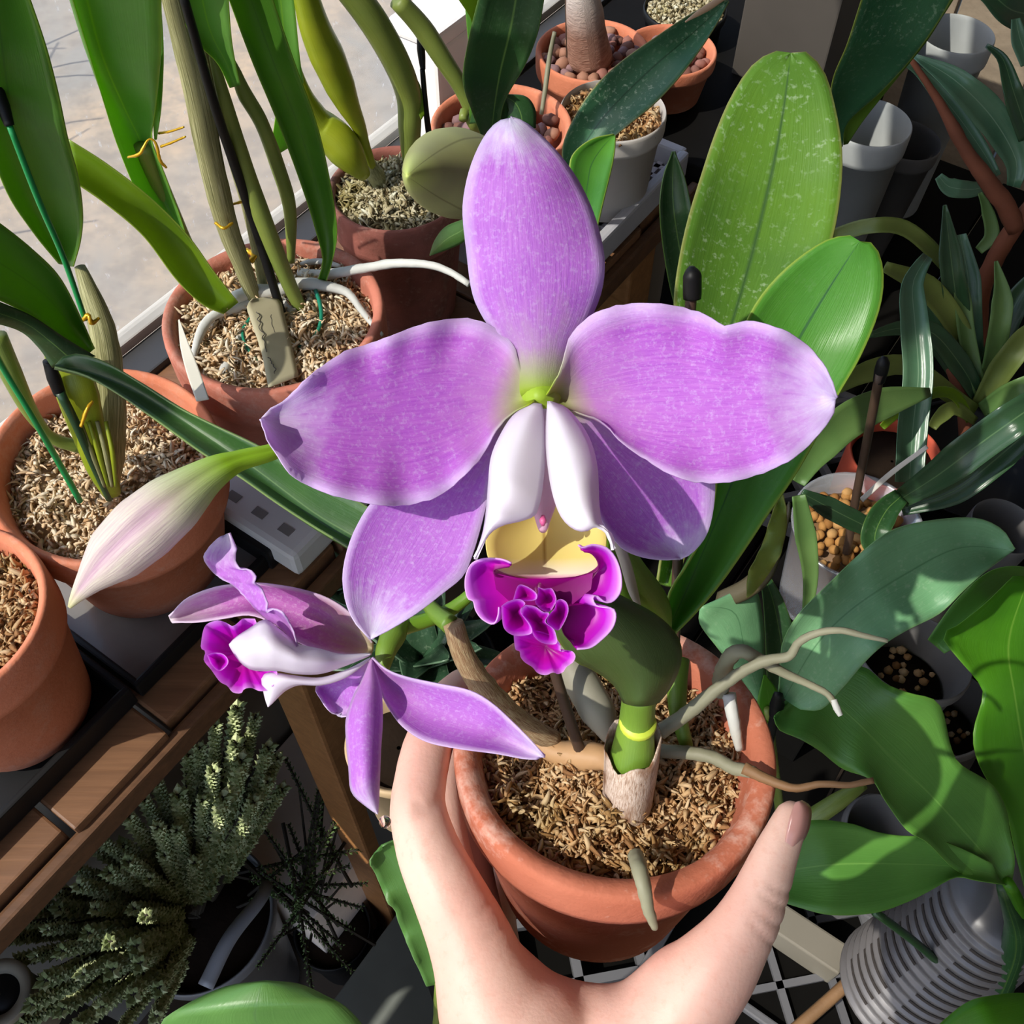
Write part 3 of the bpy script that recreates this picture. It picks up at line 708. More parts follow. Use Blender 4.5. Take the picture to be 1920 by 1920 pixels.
side_frill([(1083, 1023), (1093, 1028), (1112, 1022), (1138, 1029), (1155, 1050), (1164, 1080), (1163, 1108), (1150, 1126), (1135, 1128), (1120, 1116), (1111, 1120), (1117, 1136), (1132, 1140), (1150, 1143), (1154, 1158), (1147, 1178), (1128, 1198), (1107, 1213), (1082, 1216)],
           [(1096, 1036), (1110, 1039), (1122, 1052), (1122, 1070), (1100, 1080), (1060, 1085), (1015, 1088), (1010, 1105), (1030, 1120), (1060, 1128), (1064, 1150), (1054, 1172), (1060, 1190), (1075, 1200)], [.2085, .212, .2115, .2095, .2085], .0025, 2)
add_patch(mb, [(1009, 1110), (1009, 1101), (1020, 1104), (1034, 1103), (1042, 1117), (1042, 1130), (1030, 1147), (1015, 1143), (1003, 1128)], (1025, 1122), .2065, .21, ruf=.001)
add_patch(mb, [(962, 1125), (968, 1104), (975, 1096), (991, 1101), (1006, 1113), (1005, 1124), (991, 1127), (975, 1126)], (984, 1116), .2045, .2085, ruf=.001)
add_patch(mb, [(963, 1190), (966, 1217), (974, 1221), (976, 1232), (984, 1242), (998, 1251), (1008, 1262), (1023, 1266), (1037, 1261), (1046, 1264), (1056, 1260), (1062, 1251), (1075, 1241), (1079, 1230), (1073, 1221), (1061, 1220), (1052, 1222), (1049, 1205), (1030, 1190), (1000, 1182)], (1022, 1212), .2065, .211, 9, 90, .003, 3)
add_patch(mb, [(940, 1136), (941, 1157), (945, 1178), (959, 1190), (977, 1192), (996, 1188), (996, 1176), (987, 1162), (978, 1150), (978, 1140), (985, 1131), (972, 1123), (952, 1128)], (966, 1150), .2035, .2105, ruf=.0015, seed=4)
add_patch(mb, [(1042, 1127), (1051, 1123), (1062, 1129), (1066, 1143), (1062, 1159), (1053, 1176), (1046, 1182), (1037, 1178), (1025, 1166), (1030, 1152), (1040, 1140)], (1048, 1152), .2035, .21, ruf=.0015, seed=5)
add_patch(mb, [(985, 1134), (1003, 1137), (1018, 1147), (1030, 1150), (1023, 1166), (1037, 1178), (1042, 1188), (1044, 1206), (1026, 1208), (1010, 1202), (1000, 1191), (996, 1176), (987, 1162), (977, 1150), (978, 1141)], (1008, 1168), .2025, .2095, ruf=.0015, seed=6)
vc = [P(x, y, d_) for x, y, d_ in ((925, 1074, .2118), (970, 1084, .212), (1020, 1086, .212), (1075, 1084, .212), (1112, 1074, .2118), (1108, 1105, .2118), (1070, 1136, .2112), (1010, 1150, .2108), (960, 1132, .2112), (930, 1105, .2118), (1018, 1108, .2135))]
mb.add(vc, [[i, (i + 1) % 10, 10] for i in range(10)], [(.8, .5)] * 10 + [(1.0, .5)])
mb.build('lip_frill', M_frill, fl, recalc=False)
n = NT('column_pink'); sx = n.n('ShaderNodeSeparateXYZ'); n.l(n.n('ShaderNodeUVMap').outputs[0], sx.inputs[0])
M_col = n.pbr(n.mix(n.map(sx.outputs[1], .45, .95), hexc(236, 226, 232), hexc(226, 178, 196)), .45, None, .4, .15)
cl = tubep('column', [(1020, 775, .228), (1021, 860, .221), (1019, 940, .214), (1018, 975, .211), (1018, 988, .2112), (1018, 993, .212)], [14, 18, 26, 30, 24, 8], M_col, fl, seg=16)
tubep('anther_cap', [(1018, 968, .2082), (1018, 977, .2072), (1018, 984, .2080)], [4, 7, 4], plain('anther_pink', hexc(206, 90, 140), .45), cl)

# --- second flower, seen from the side
f2 = tubep('flower', [(752, 1168, .268), (738, 1190, .264), (724, 1220, .26), (716, 1255, .258)], [17, 25, 21, 14], M_bulb, orchid, label='smaller lavender flower turned sideways, lower left of the large one')
blade('dorsal_sepal', [(696, 1226), (650, 1228), (610, 1222), (560, 1203), (520, 1172), (470, 1152), (420, 1158), (370, 1165), (325, 1165)],
      [(696, 1205), (668, 1162), (620, 1126), (562, 1106), (490, 1095), (440, 1097), (398, 1104), (350, 1124), (318, 1157)],
      [.258, .26, .264, .268], M_sepal_side, f2, M=[(696, 1215), (640, 1190), (570, 1150), (480, 1120), (400, 1135), (320, 1161)], th=.0008, dm=.008, nu=11, nv=34)
blade('petal', [(552, 1212), (530, 1182), (490, 1155), (452, 1112), (428, 1092), (404, 1078), (388, 1060), (381, 1046), (388, 1030), (402, 1015), (426, 1000)],
      [(556, 1212), (548, 1182), (532, 1152), (513, 1143), (500, 1150), (500, 1128), (488, 1102), (476, 1094), (479, 1082), (468, 1069), (450, 1068), (441, 1050), (443, 1030), (436, 1014), (428, 1000)],
      [.246, .246, .25, .254], M_petal_side, f2, th=.0007, dm=.002, de=(.005, -.004), ruf=(.003, 2.4), nu=11, nv=44, jag=2, seed=8)
mb = MB()
add_sheet(mb, blade_grid([(694, 1224), (640, 1226), (600, 1216), (562, 1208), (545, 1196), (520, 1176), (496, 1161), (470, 1176), (442, 1194), (429, 1208)],
      [(694, 1230), (645, 1250), (600, 1264), (555, 1264), (520, 1258), (500, 1259), (470, 1256), (450, 1242), (438, 1226), (430, 1212)], None, [.252, .247, .243, .245], 11, 26, -.007), .0006)
mb.build('lip_side_lobe', M_lipwhite, f2)
mb = MB()
add_sheet(mb, blade_grid([(694, 1232), (650, 1255), (600, 1270), (550, 1266), (505, 1260), (490, 1272), (492, 1290), (497, 1312), (502, 1326)],
      [(694, 1238), (650, 1270), (605, 1285), (562, 1285), (540, 1293), (528, 1302), (515, 1315), (508, 1322), (503, 1326)], None, [.254, .25, .2475, .248], 9, 26, -.003), .0006)
mb.build('lip_side_lobe', M_lipwhite, f2)
mb = MB()
add_patch(mb, [(478, 1160), (455, 1160), (448, 1166), (436, 1174), (425, 1168), (408, 1163), (388, 1170), (381, 1182), (377, 1205), (377, 1216), (385, 1222), (382, 1238), (396, 1256), (412, 1278), (426, 1286), (436, 1298), (452, 1300), (458, 1292), (472, 1290), (488, 1296), (508, 1290), (520, 1262), (500, 1215)], (455, 1225), .2455, .253, 9, 80, .004, 2)
add_patch(mb, [(388, 1228), (400, 1224), (418, 1226), (428, 1238), (424, 1250), (410, 1258), (396, 1246)], (410, 1240), .2405, .2455, 6, 40, .002, 5)
mb.build('lip_frill', M_frill, f2, recalc=False)
blade('petal', [(694, 1236), (650, 1262), (594, 1284), (603, 1312), (620, 1334), (636, 1341)], [(698, 1238), (684, 1268), (670, 1298), (658, 1338), (640, 1342)], [.256, .26, .264], M_petal_side, f2, th=.0006, dm=.003, ruf=(.002, 2), nu=9, nv=24)
blade('lateral_sepal', [(694, 1236), (678, 1275), (660, 1310), (648, 1350), (649, 1395), (653, 1440), (656, 1478), (666, 1496), (688, 1514), (706, 1527)], [(698, 1236), (708, 1268), (716, 1300), (718, 1350), (715, 1400), (713, 1450), (711, 1500), (709, 1527)],
      [.252, .245, .238, .236], M_petal_side, f2, th=.0008, dm=-.005, nu=11, nv=30)
blade('lateral_sepal', [(696, 1238), (712, 1290), (735, 1335), (760, 1365), (800, 1389), (860, 1402), (930, 1411), (985, 1421), (1018, 1421)], [(696, 1234), (725, 1257), (762, 1271), (820, 1283), (880, 1296), (922, 1320), (962, 1357), (1000, 1396), (1019, 1419)],
      [.252, .245, .24, .24], M_petal_side, f2, th=.0008, dm=.006, ruf=(.001, 1), nu=13, nv=34)
mb = MB(); add_blob(mb, P(722, 1541, .234), .00145, 2, 2, .1, (1, 1, 1.2)); tag(mb.build('water_drop', M_water), 'clear water drop at the tip of the downward sepal', 'droplet')

# --- stakes in the held pot
def stake(pts, r, mat, label, cap=None, group=None, name='plant_stake'):
    o = tubep(name, pts, r, mat, None, label=label, seg=10)
    o['category'] = 'stake'
    if group: o['group'] = group
    if cap:
        tubep('cap', cap[0], cap[1], M_black, o, seg=12)
    return o
stake([(1030, 1215, .268), (1042, 1265, .272), (1075, 1370, .283), (1114, 1482, .296)], [11, 11, 11, 10], M_stake, 'brown plant stake stuck in the moss left of the front stem')
stake([(1298, 530, .262), (1290, 650, .27), (1280, 860, .283), (1268, 1120, .298), (1262, 1330, .306)], [11, 10], M_stake, 'stake with a rounded black tip in front of the large leaf',
      ([(1297, 499, .2605), (1297, 505, .2608), (1298, 520, .2615), (1298, 560, .264)], [5, 14, 18, 18, 18, 18, 18, 17]))

# ------------------------------------------------------------------ the hand
n = NT('skin')
a = n.noise(26, 4); b = n.noise(420, 3, None, .6)
c = n.mix(n.map(a, .38, .66), hexc(222, 184, 166), hexc(216, 164, 148))
c = n.mix(n.map(b, .55, .75, 0, .35), c, hexc(206, 146, 126))
M_skin = n.pbr(c, .5, n.bump(n.math('ADD', b, n.noise(900, 2)), .12, .0006), .35, sss=.15, sssr=.0015)
def limb(mb, pts, seg=20):
    w = [P(*p[:3]) for p in pts]
    m = 30
    rs = [p[3] * p[2] / F for p in pts]
    add_tube(mb, w, rs, seg, n=m)
    for q, r in ((w[0], rs[0]), (w[-1], rs[-1])):
        bm = bmesh.new(); bmesh.ops.create_icosphere(bm, subdivisions=3, radius=r * .995)
        mb.add([q + v.co for v in bm.verts], [[v.index for v in f.verts] for f in bm.faces]); bm.free()
mb = MB()
limb(mb, [(1484, 1532, .2575, 34), (1474, 1556, .2568, 44), (1454, 1602, .2558, 54), (1432, 1660, .255, 64), (1408, 1715, .2542, 82), (1360, 1790, .254, 92), (1295, 1870, .256, 110), (1200, 1990, .26, 140)])
limb(mb, [(985, 1990, .264, 165), (925, 1880, .265, 118), (880, 1760, .268, 86), (838, 1670, .27, 74), (805, 1600, .273, 64), (783, 1525, .277, 55)])
limb(mb, [(783, 1520, .277, 54), (786, 1478, .281, 51), (798, 1415, .288, 49), (816, 1365, .295, 45), (840, 1315, .303, 40), (866, 1280, .311, 30)])
limb(mb, [(925, 1845, .268, 88), (1005, 1905, .268, 84), (1100, 1932, .267, 84), (1200, 1928, .263, 88), (1295, 1858, .257, 92)])
limb(mb, [(1000, 1995, .268, 165), (1100, 2040, .268, 180), (1215, 2000, .264, 150)])
limb(mb, [(1095, 2085, .27, 205), (1110, 2180, .27, 235), (1120, 2350, .262, 240), (1110, 2800, .24, 300), (1080, 3500, .20, 420)])
limb(mb, [(1000, 1980, .285, 130), (915, 1850, .297, 78), (852, 1680, .315, 58), (826, 1540, .322, 50), (836, 1440, .334, 44), (890, 1370, .35, 36)])
limb(mb, [(1010, 1990, .305, 120), (930, 1860, .318, 72), (885, 1700, .328, 58), (875, 1580, .336, 50), (905, 1490, .35, 42), (950, 1440, .36, 34)])
limb(mb, [(1040, 2000, .32, 110), (960, 1890, .335, 62), (925, 1760, .345, 50), (930, 1650, .352, 44), (970, 1580, .36, 34)])
tmp = mb.build('hand_build', M_skin, None, origin=(0, 0, 0))
md = tmp.modifiers.new('r', 'REMESH'); md.mode = 'VOXEL'; md.voxel_size = .0011; md.use_smooth_shade = True
ms = tmp.modifiers.new('s', 'SMOOTH'); ms.factor = .5; ms.iterations = 24
bpy.context.view_layer.update()
dg = bpy.context.evaluated_depsgraph_get()
me = bpy.data.meshes.new_from_object(tmp.evaluated_get(dg))
bpy.data.objects.remove(tmp)
# knuckle creases and tendons pressed into the skin
def press(me, x0, y0, d0, x1, y1, d1, w, h):
    a_, b_ = P(x0, y0, d0), P(x1, y1, d1); ab = b_ - a_
    for v in me.vertices:
        t = (v.co - a_).dot(ab) / ab.length_squared
        if -.15 < t < 1.15:
            q = a_ + ab * t; r_ = (v.co - q); r_ = (r_ - FWD * r_.dot(FWD)).length
            if r_ < w * 2.5 and v.normal.dot(FWD) < .2:
                v.co -= v.normal * h * math.exp(-(r_ / w) ** 2) * max(0, 1 - max(0, abs(t - .5) - .35) / .3)
for a_ in ((1424, 1672, 1500, 1722), (1412, 1700, 1484, 1752), (1436, 1654, 1500, 1690), (1400, 1716, 1452, 1776)):
    press(me, a_[0], a_[1], .25, a_[2], a_[3], .25, .0006, .00038)
for a_ in ((900, 1705, 965, 1690), (905, 1745, 985, 1738), (980, 1760, 1030, 1735)):
    press(me, a_[0], a_[1], .262, a_[2], a_[3], .262, .0007, .00035)
press(me, 1120, 1850, .262, 985, 1760, .262, .0016, -.0006)
press(me, 775, 1512, .272, 836, 1498, .274, .0020, .0010)
me.update()
o0 = V((0.01, .02, 1.12))
for v in me.vertices: v.co -= o0
for p in me.polygons: p.use_smooth = True
hand = bpy.data.objects.new('hand', me); COL.objects.link(hand); hand.location = o0
tag(hand, 'bare left hand of a person gripping the terracotta pot between thumb and fingers', 'hand')
n = NT('nail'); c = n.mix(n.map(n.noise(60, 2), .4, .6), hexc(204, 158, 146), hexc(190, 140, 130))
M_nail = n.pbr(c, .28, None, .5, sss=.15)
blade('thumb_nail', [(1470, 1592), (1474, 1562), (1482, 1528), (1491, 1504)], [(1497, 1590), (1513, 1566), (1521, 1538), (1520, 1512), (1504, 1500)], [.2518, .2512, .2517, .2535], M_nail, hand, dm=-.0006, de=(0, .0038), th=.0006, nu=9, nv=16, label='thumb nail')

# ------------------------------------------------------------------ pots on the bench: left of the frame
def potted(name, label, cat, c, r, h, mat, axis=Z, collar=.28, wall=.1, tap=.76, mossmat=None, mossdrop=.012, n=900, ln=.006, wd=.0011, seed=1, mound=.004, group=None):
    axis = V(axis).normalized()
    t = thing(name, label, cat, V(c) - axis * h, group)
    mb = MB(); pot_mesh(mb, c, r, h, axis, collar, wall, tap); mb.build('flower_pot', mat, t)
    if mossmat: moss('potting_moss', V(c) - axis * mossdrop, r * (1 - wall * 1.2), mossmat, t, axis, n, ln, wd, mound, seed)
    return t
M_leafA = leaf_mat('orchid_leaf_glossy', hexc(80, 128, 40), hexc(64, 110, 34), hexc(150, 190, 60), hexc(54, 92, 40), .34, hexc(140, 190, 20), .32, 0, .12, .04)
M_leafB = leaf_mat('orchid_leaf_lime', hexc(118, 150, 30), hexc(98, 130, 24), hexc(190, 210, 90), None, .4, hexc(170, 200, 20), .35, 0, .1)
M_leafC = leaf_mat('orchid_leaf_bluish', hexc(112, 162, 74), hexc(92, 144, 58), hexc(170, 210, 60), hexc(150, 196, 60), .42, hexc(150, 210, 40), .3, 0, .1, .05)
M_leafD = leaf_mat('leaf_deep_green', hexc(46, 84, 42), hexc(36, 70, 38), hexc(90, 120, 50), hexc(104, 140, 70), .12, hexc(70, 120, 20), .35, .1, .12, .05)
n = NT('cane_skin'); uvn = n.n('ShaderNodeUVMap').outputs[0]
g = n.noise(6, 5, n.scale(uvn, 12, 1, 1), .6, .3)
M_cane_dry = n.pbr(n.ramp(g, [(.3, hexc(84, 84, 52)), (.5, hexc(140, 138, 92)), (.7, hexc(186, 182, 140))]), .6, n.bump(g, .4, .001), .3)
M_cane = leaf_mat('cane_green', hexc(128, 140, 62), hexc(104, 120, 50), None, None, .1, None, .42, 0, .5)
M_bulb_y = leaf_mat('bulb_yellow_green', hexc(164, 172, 40), hexc(128, 146, 30), None, None, .2, None, .35, 0, .2)

# middle pot with tall canes
cM = P(512, 582, .56)
om = potted('potted_orchid', 'tall cane orchid in a weathered terracotta pot with white roots and a name tag', 'orchid', cM, .0607, .1044, M_terra_old, mossmat=M_moss_pale, n=2600, ln=.0075, wd=.0009, seed=11, mossdrop=.011)
T = lambda *a, **k: tubep(*a, **k)
T('cane', [(318, -40, .41), (365, 150, .455), (395, 300, .495), (425, 420, .53), (455, 500, .552), (482, 575, .573)], [24, 25, 24, 22, 18, 12], M_cane_dry, om, seg=16, bump=.05, label='thick dry striped cane')
T('cane', [(372, 30, .44), (410, 180, .475), (440, 300, .51), (462, 380, .535), (475, 440, .55), (490, 520, .57), (500, 590, .585)], [9, 13, 13, 11, 9, 9], M_cane_dry, om, seg=12, bump=.05)
T('cane', [(385, 60, .448), (400, 110, .456), (425, 200, .472), (460, 320, .505), (500, 430, .53), (545, 540, .56), (580, 610, .578), (592, 650, .585)], [6, 13, 17, 18, 16, 13, 8], M_cane, om, seg=14)
T('cane', [(420, 90, .465), (440, 130, .472), (458, 175, .483), (490, 230, .50), (520, 310, .53), (543, 390, .555), (546, 490, .585)], [6, 15, 14, 15, 14, 11, 7], M_cane, om, seg=12)
T('cane', [(268, 270, .52), (300, 350, .545), (340, 440, .57), (362, 480, .58), (400, 540, .59)], [18, 18, 16, 13, 10], M_cane, om, seg=12)
blade('leaf', [(592, 540), (606, 490), (595, 440), (572, 365), (530, 250), (472, 110), (420, -30)], [(606, 540), (622, 490), (631, 430), (616, 330), (592, 230), (552, 120), (500, -30)], [.575, .53, .47, .43], M_leafA, om, dm=.008, th=.0012, nv=34)
blade('leaf', [(420, 588), (380, 570), (330, 522), (270, 442), (200, 382), (140, 340)], [(446, 568), (402, 512), (350, 440), (280, 370), (200, 308), (128, 262)], [.555, .53, .505, .485], M_leafB, om, dm=.006, th=.0014, nv=30)
blade('leaf', [(352, 470), (300, 420), (262, 370), (222, 275), (195, 190), (165, 90), (132, -20)], [(355, 465), (335, 400), (305, 320), (284, 262), (292, 200), (302, 90), (302, -20)], [.56, .53, .50, .45, .41], M_leafC, om, M=[(353, 468), (318, 400), (285, 330), (262, 262), (232, 200), (190, 100), (158, -20)], dm=.012, th=.0009, nv=34, nu=13)
blade('leaf', [(290, 262), (285, 200), (275, 120), (262, 0)], [(293, 262), (302, 200), (306, 100), (300, -10)], [.51, .47, .44], M_leafC, om, dm=.004, th=.0009)
blade('leaf', [(432, 165), (408, 118), (372, 82), (348, 45), (320, -30)], [(450, 160), (440, 115), (432, 60), (426, -30)], [.455, .43, .41], M_leafC, om, dm=.006, th=.0009)
for k, (pts, r) in enumerate([([(490, 560, .572), (440, 578, .565), (400, 592, .558), (378, 620, .553), (362, 668, .545)], [11, 10, 9, 9, 6]),
        ([(440, 560, .565), (470, 548, .567), (520, 545, .57), (560, 532, .572), (600, 535, .573), (650, 548, .572), (680, 585, .565), (715, 628, .557)], [13, 14, 13, 12, 9, 7, 6, 5]),
        ([(560, 512, .585), (610, 515, .582), (670, 505, .575), (740, 494, .56), (800, 496, .552), (840, 508, .548), (880, 533, .545)], [9, 10, 9, 9, 8, 7, 6]),
        ([(500, 600, .568), (455, 625, .561), (435, 660, .555), (415, 712, .542)], [8, 9, 9, 11]),
        ([(520, 560, .57), (545, 580, .57), (555, 620, .566), (575, 628, .564)], [10, 11, 10, 8]),
        ([(550, 505, .592), (570, 495, .592), (600, 490, .592), (640, 500, .588)], [5, 6, 6, 4])]):
    T('root', pts, r, M_root, om, seg=9, bump=.15)
T('tie_wire', [(592, 545, .571), (600, 570, .566), (602, 600, .561), (590, 630, .558), (560, 652, .554)], [4, 4, 3], M_greenwire, om, label='green plastic tie wire')
T('tie_wire', [(470, 595, .562), (455, 620, .559), (462, 650, .553), (485, 680, .549)], [3, 3], M_greenwire, om, label='green plastic tie wire')
def tie(pts, r, par): T('gold_tie', pts, r, M_gold, par, seg=6, bump=.4, label='shiny gold twist tie')
tie([(240, 295, .50), (262, 288, .494), (278, 262, .492), (292, 268, .494), (300, 300, .50), (312, 314, .505)], [2, 3.5, 2, 3.5, 2.5], om)
tie([(298, 250, .51), (320, 246, .505), (345, 238, .50)], [2.6, 2], om); tie([(302, 275, .51), (325, 266, .505), (348, 256, .50)], [2.6, 2], om)
tie([(430, 385, .525), (460, 378, .522), (480, 392, .522), (487, 396, .522), (470, 408, .522)], [2, 3, 6, 3], om)
tie([(404, 418, .518), (420, 428, .516), (436, 418, .52)], [3, 3], om)
tie([(462, 470, .56), (476, 478, .558), (470, 490, .557), (486, 470, .558)], [5, 6, 4], om)
stake([(340, -20, .40), (400, 190, .455), (440, 310, .495), (480, 430, .53), (520, 560, .56), (545, 640, .575)], [9, 9, 8], M_black, 'long black stake leaning through the canes of the middle pot')
tg = thing('plant_label', 'shade-toned rounded plant name tag with faint handwriting in the middle pot', 'tag', P(525, 720, .54))
blade('tag_plate', [(503, 726), (490, 660), (470, 600), (463, 575), (474, 560)], [(560, 705), (548, 650), (533, 590), (524, 562), (495, 557)], [.530, .546, .554], plain('tag_shaded', hexc(180, 172, 140), .6, .3, .25, 40), tg, th=.0008, dm=-.0005, tilt=.0055, nu=7, nv=20)  # plate colour darkened to suit the tag's shaded face
rnd = random.Random(8)
for (x0, y0, x1, y1) in ((482, 585, 500, 660), (508, 578, 522, 660), (505, 670, 518, 700)):
    q = []
    m = 12
    for k in range(m):
        t = k / (m - 1); xx_, yy_ = lerp(x0, x1, t) + rnd.uniform(-4, 4), lerp(y0, y1, t); q.append((xx_, yy_, (lerp(.554, .546, (yy_ - 560) / 77) if yy_ < 637 else lerp(.546, .530, (yy_ - 637) / 78)) + .0055 * (xx_ - lerp(496, 530, (yy_ - 560) / 155)) / 31 - .0014))
    T('handwriting', q, .9, plain('pencil_grey', hexc(70, 66, 60), .8), tg, seg=5, n=30)
t2 = blade('plant_label', [(368, 752), (350, 700), (338, 650), (334, 600)], [(392, 748), (372, 690), (352, 640), (336, 598)], [.505, .515, .523], plain('tag_white_edge', hexc(206, 202, 186), .5, .3, .15), None, th=.0008)
tag(t2, 'slim blank white plant tag leaning on the rim between two pots', 'tag')

# left pot with the striped sheath
axL = (Z + V((.10, -.13, 0))).normalized()
cL = P(196, 866, .50)
ol = potted('potted_orchid', 'broad dark leaved orchid with a striped sheath in the left orange terracotta pot', 'orchid', cL, .0565, .101, M_terra_red, axL, mossmat=M_moss_pale, n=2800, ln=.0065, wd=.0009, seed=21, wall=.085, mossdrop=.02, mound=.006)
blade('leaf', [(110, 492), (60, 430), (10, 350), (-40, 200), (-70, -30)], [(136, 500), (150, 450), (154, 400), (146, 335), (126, 260), (106, 168), (82, 80), (44, -30)], [.445, .40, .36, .33, .31], M_leafA, ol, M=[(125, 498), (95, 420), (60, 330), (20, 200), (-10, -30)], dm=.012, th=.0013, nu=13, nv=36)
blade('leaf', [(168, 662), (110, 628), (60, 592), (0, 562), (-80, 530)], [(176, 655), (152, 600), (112, 522), (62, 470), (0, 420), (-60, 380)], [.425, .40, .375, .35], M_leafA, ol, dm=.008, th=.0012, nu=11, nv=30)
blade('leaf', [(98, 690), (70, 650), (30, 618), (-60, 595)], [(180, 668), (120, 632), (60, 592), (0, 566), (-60, 545)], [.415, .39, .36], M_leafD, ol, dm=-.004, th=.0012, nu=9, nv=26)
T('pseudobulb', [(150, 500, .452), (172, 560, .452), (192, 620, .455), (202, 690, .462), (206, 770, .472), (205, 860, .487), (205, 925, .50)], [10, 22, 27, 30, 30, 27, 14], M_cane_dry, ol, seg=18, bump=.08, label='striped dry sheathed stem')
T('pseudobulb', [(120, 660, .435), (140, 720, .44), (160, 790, .455), (190, 880, .475), (210, 925, .49)], [30, 32, 26, 22, 14], M_bulb_y, ol, seg=16, lobes=2, lob=.2, label='yellow-green new growth')
for k in range(4): T('sheath_rib', [(150 + k * 16, 790, .446 + .002 * k), (172 + k * 13, 850, .458), (196 + k * 7, 912, .478)], [4, 5, 3], M_bulb_y if k % 2 else M_cane_dry, ol, seg=6)
T('stem', [(-10, 630, .43), (30, 720, .445), (62, 780, .46), (100, 822, .475), (150, 838, .485)], [22, 20, 15, 10, 13], M_cane, ol, seg=12)
tie([(142, 607, .432), (158, 598, .428), (166, 590, .427), (172, 606, .428), (186, 596, .43)], [3, 4, 5, 3], ol)
tie([(152, 800, .44), (162, 770, .437), (174, 752, .438)], [3, 4, 3], ol)
stake([(-60, 560, .37), (0, 680, .41), (60, 780, .435), (120, 885, .47), (150, 940, .485)], [7, 6, 6], M_greenstake, 'bright green stake leaning at the left edge of the left pot')
stake([(18, 236, .36), (70, 370, .385), (118, 480, .41), (160, 600, .43)], [6, 6, 5], M_greenstake, 'thin green stake with a black tip lying over the broad dark leaf', ([(-6, 165, .355), (4, 195, .357), (18, 236, .36)], [12, 13, 9]))
stake([(112, 735, .43), (140, 790, .442), (175, 870, .465), (205, 935, .49)], [9, 8, 7], plain('dark_green_stake', hexc(28, 62, 36), .4), 'dark green stake with a black cap beside the striped stem', ([(90, 676, .42), (98, 700, .424), (112, 738, .432)], [10, 13, 11]))

# corner pot at the left edge
cK = P(-122, 1152, .45)
ok = potted('flower_pot', 'terracotta pot of brown moss cut off by the left edge on a black tray', 'pot', cK, .0482, .097, M_terra_red, mossmat=M_moss_tan, n=1800, seed=31, ln=.007, wd=.001, mossdrop=.014, tap=.74)

# back pot with the bulbs
cB = P(742, 350, .63)
ob_ = potted('potted_orchid', 'small orchid with swollen yellow-green bulbs in a stained terracotta pot', 'orchid', cB, .0425, .098, M_terra_dirty, mossmat=M_moss_grey, n=1800, seed=41, ln=.006, mossdrop=.008)
T('pseudobulb', [(538, -20, .55), (560, 150, .575), (582, 215, .592), (600, 240, .60), (630, 262, .604), (660, 300, .612), (684, 330, .622)], [10, 7, 8, 22, 36, 34, 12], M_bulb_y, ob_, seg=16)
T('pseudobulb', [(568, -30, .53), (590, 50, .55), (620, 120, .57), (650, 190, .59), (672, 235, .605), (688, 280, .62), (702, 325, .632)], [24, 30, 35, 30, 18, 9, 8], M_bulb_y, ob_, seg=16, lobes=2, lob=.08)
T('leaf_stalk', [(640, -40, .54), (700, 40, .56), (745, 120, .585), (766, 180, .605), (768, 240, .62), (770, 300, .64)], [28, 28, 26, 24, 22, 16], M_cane, ob_, seg=14)
blade('leaf', [(790, 225), (768, 170), (762, 138)], [(796, 215), (788, 160), (768, 134)], [.61, .60], M_leafB, ob_, th=.001)
T('sheath', [(690, 300, .628), (706, 332, .634), (716, 352, .638)], [10, 18, 14], M_cane_dry, ob_, seg=10, label='dry grey sheath at the base')
blade('leaf', [(505, 300), (520, 180), (508, 60), (498, -30)], [(585, 250), (576, 190), (562, 110), (548, -30)], [.60, .56, .53], M_leafC, ob_, dm=.004, th=.0009)
stake([(792, 130, .60), (798, 200, .615), (804, 250, .63)], [5, 6], M_black, 'thin black stake with a thick tip behind the green bud', ([(787, 71, .59), (788, 78, .591), (792, 120, .599), (793, 130, .60)], [6, 8, 7, 5]))

# clay pebble pots
def pebbles(par, c, r, k, seed, size=.006, ax=Z, mats=None, name='pebble', sc=(1, .8, .7)):
    rnd = random.Random(seed); protos = []
    for q in range(4):
        mb = MB(); add_blob(mb, root_loc(par), size, seed + q, 2, .22, sc)
        o = mb.build(name, mats[q % len(mats)], par); protos.append(o)
    for q in range(k):
        o = protos[q] if q < 4 else protos[rnd.randrange(4)].copy()
        if q >= 4: COL.objects.link(o)
        rr = r * math.sqrt((q + .5) / k); th = q * 2.39996 + rnd.uniform(-.2, .2)
        o.parent = par; o.location = V(c) + V((rr * math.cos(th), rr * math.sin(th), rnd.uniform(-.002, .002) + .003 * (1 - rr / r))) - root_loc(par)
        o.rotation_euler = (rnd.uniform(-.5, .5), rnd.uniform(-.5, .5), rnd.random() * 6.3)
        o.scale = [rnd.uniform(.75, 1.15)] * 3
M_peb = [plain('clay_pebble_%s' % q, hexc(*q_), .8, .2, .3, 200, .4) for q, q_ in (('rose', (156, 108, 96)), ('brown', (132, 92, 80)), ('mauve', (142, 112, 112)), ('tan', (166, 122, 100)))]
cC = P(940, 232, .665)
oc = potted('potted_plant', 'dark leaved plant in a terracotta pot of clay pebbles behind the top sepal', 'plant', cC, .0465, .082, M_terra_red)
pebbles(oc, cC - Z * .010, .037, 52, 1, mats=M_peb)
blade('leaf', [(905, 260), (885, 210), (868, 150), (880, 70), (905, -30)], [(935, 250), (945, 190), (985, 120), (1008, 60), (1024, -30)], [.60, .55, .51, .49], M_leafD, oc, M=[(920, 255), (935, 150), (958, 50), (972, -30)], dm=.006, th=.0012, nv=30)
blade('leaf', [(880, 232), (888, 200), (905, 165), (930, 152), (938, 158)], [(960, 228), (952, 200), (945, 180), (938, 160)], [.60, .585, .575], M_leafD, oc, dm=-.006, th=.001)
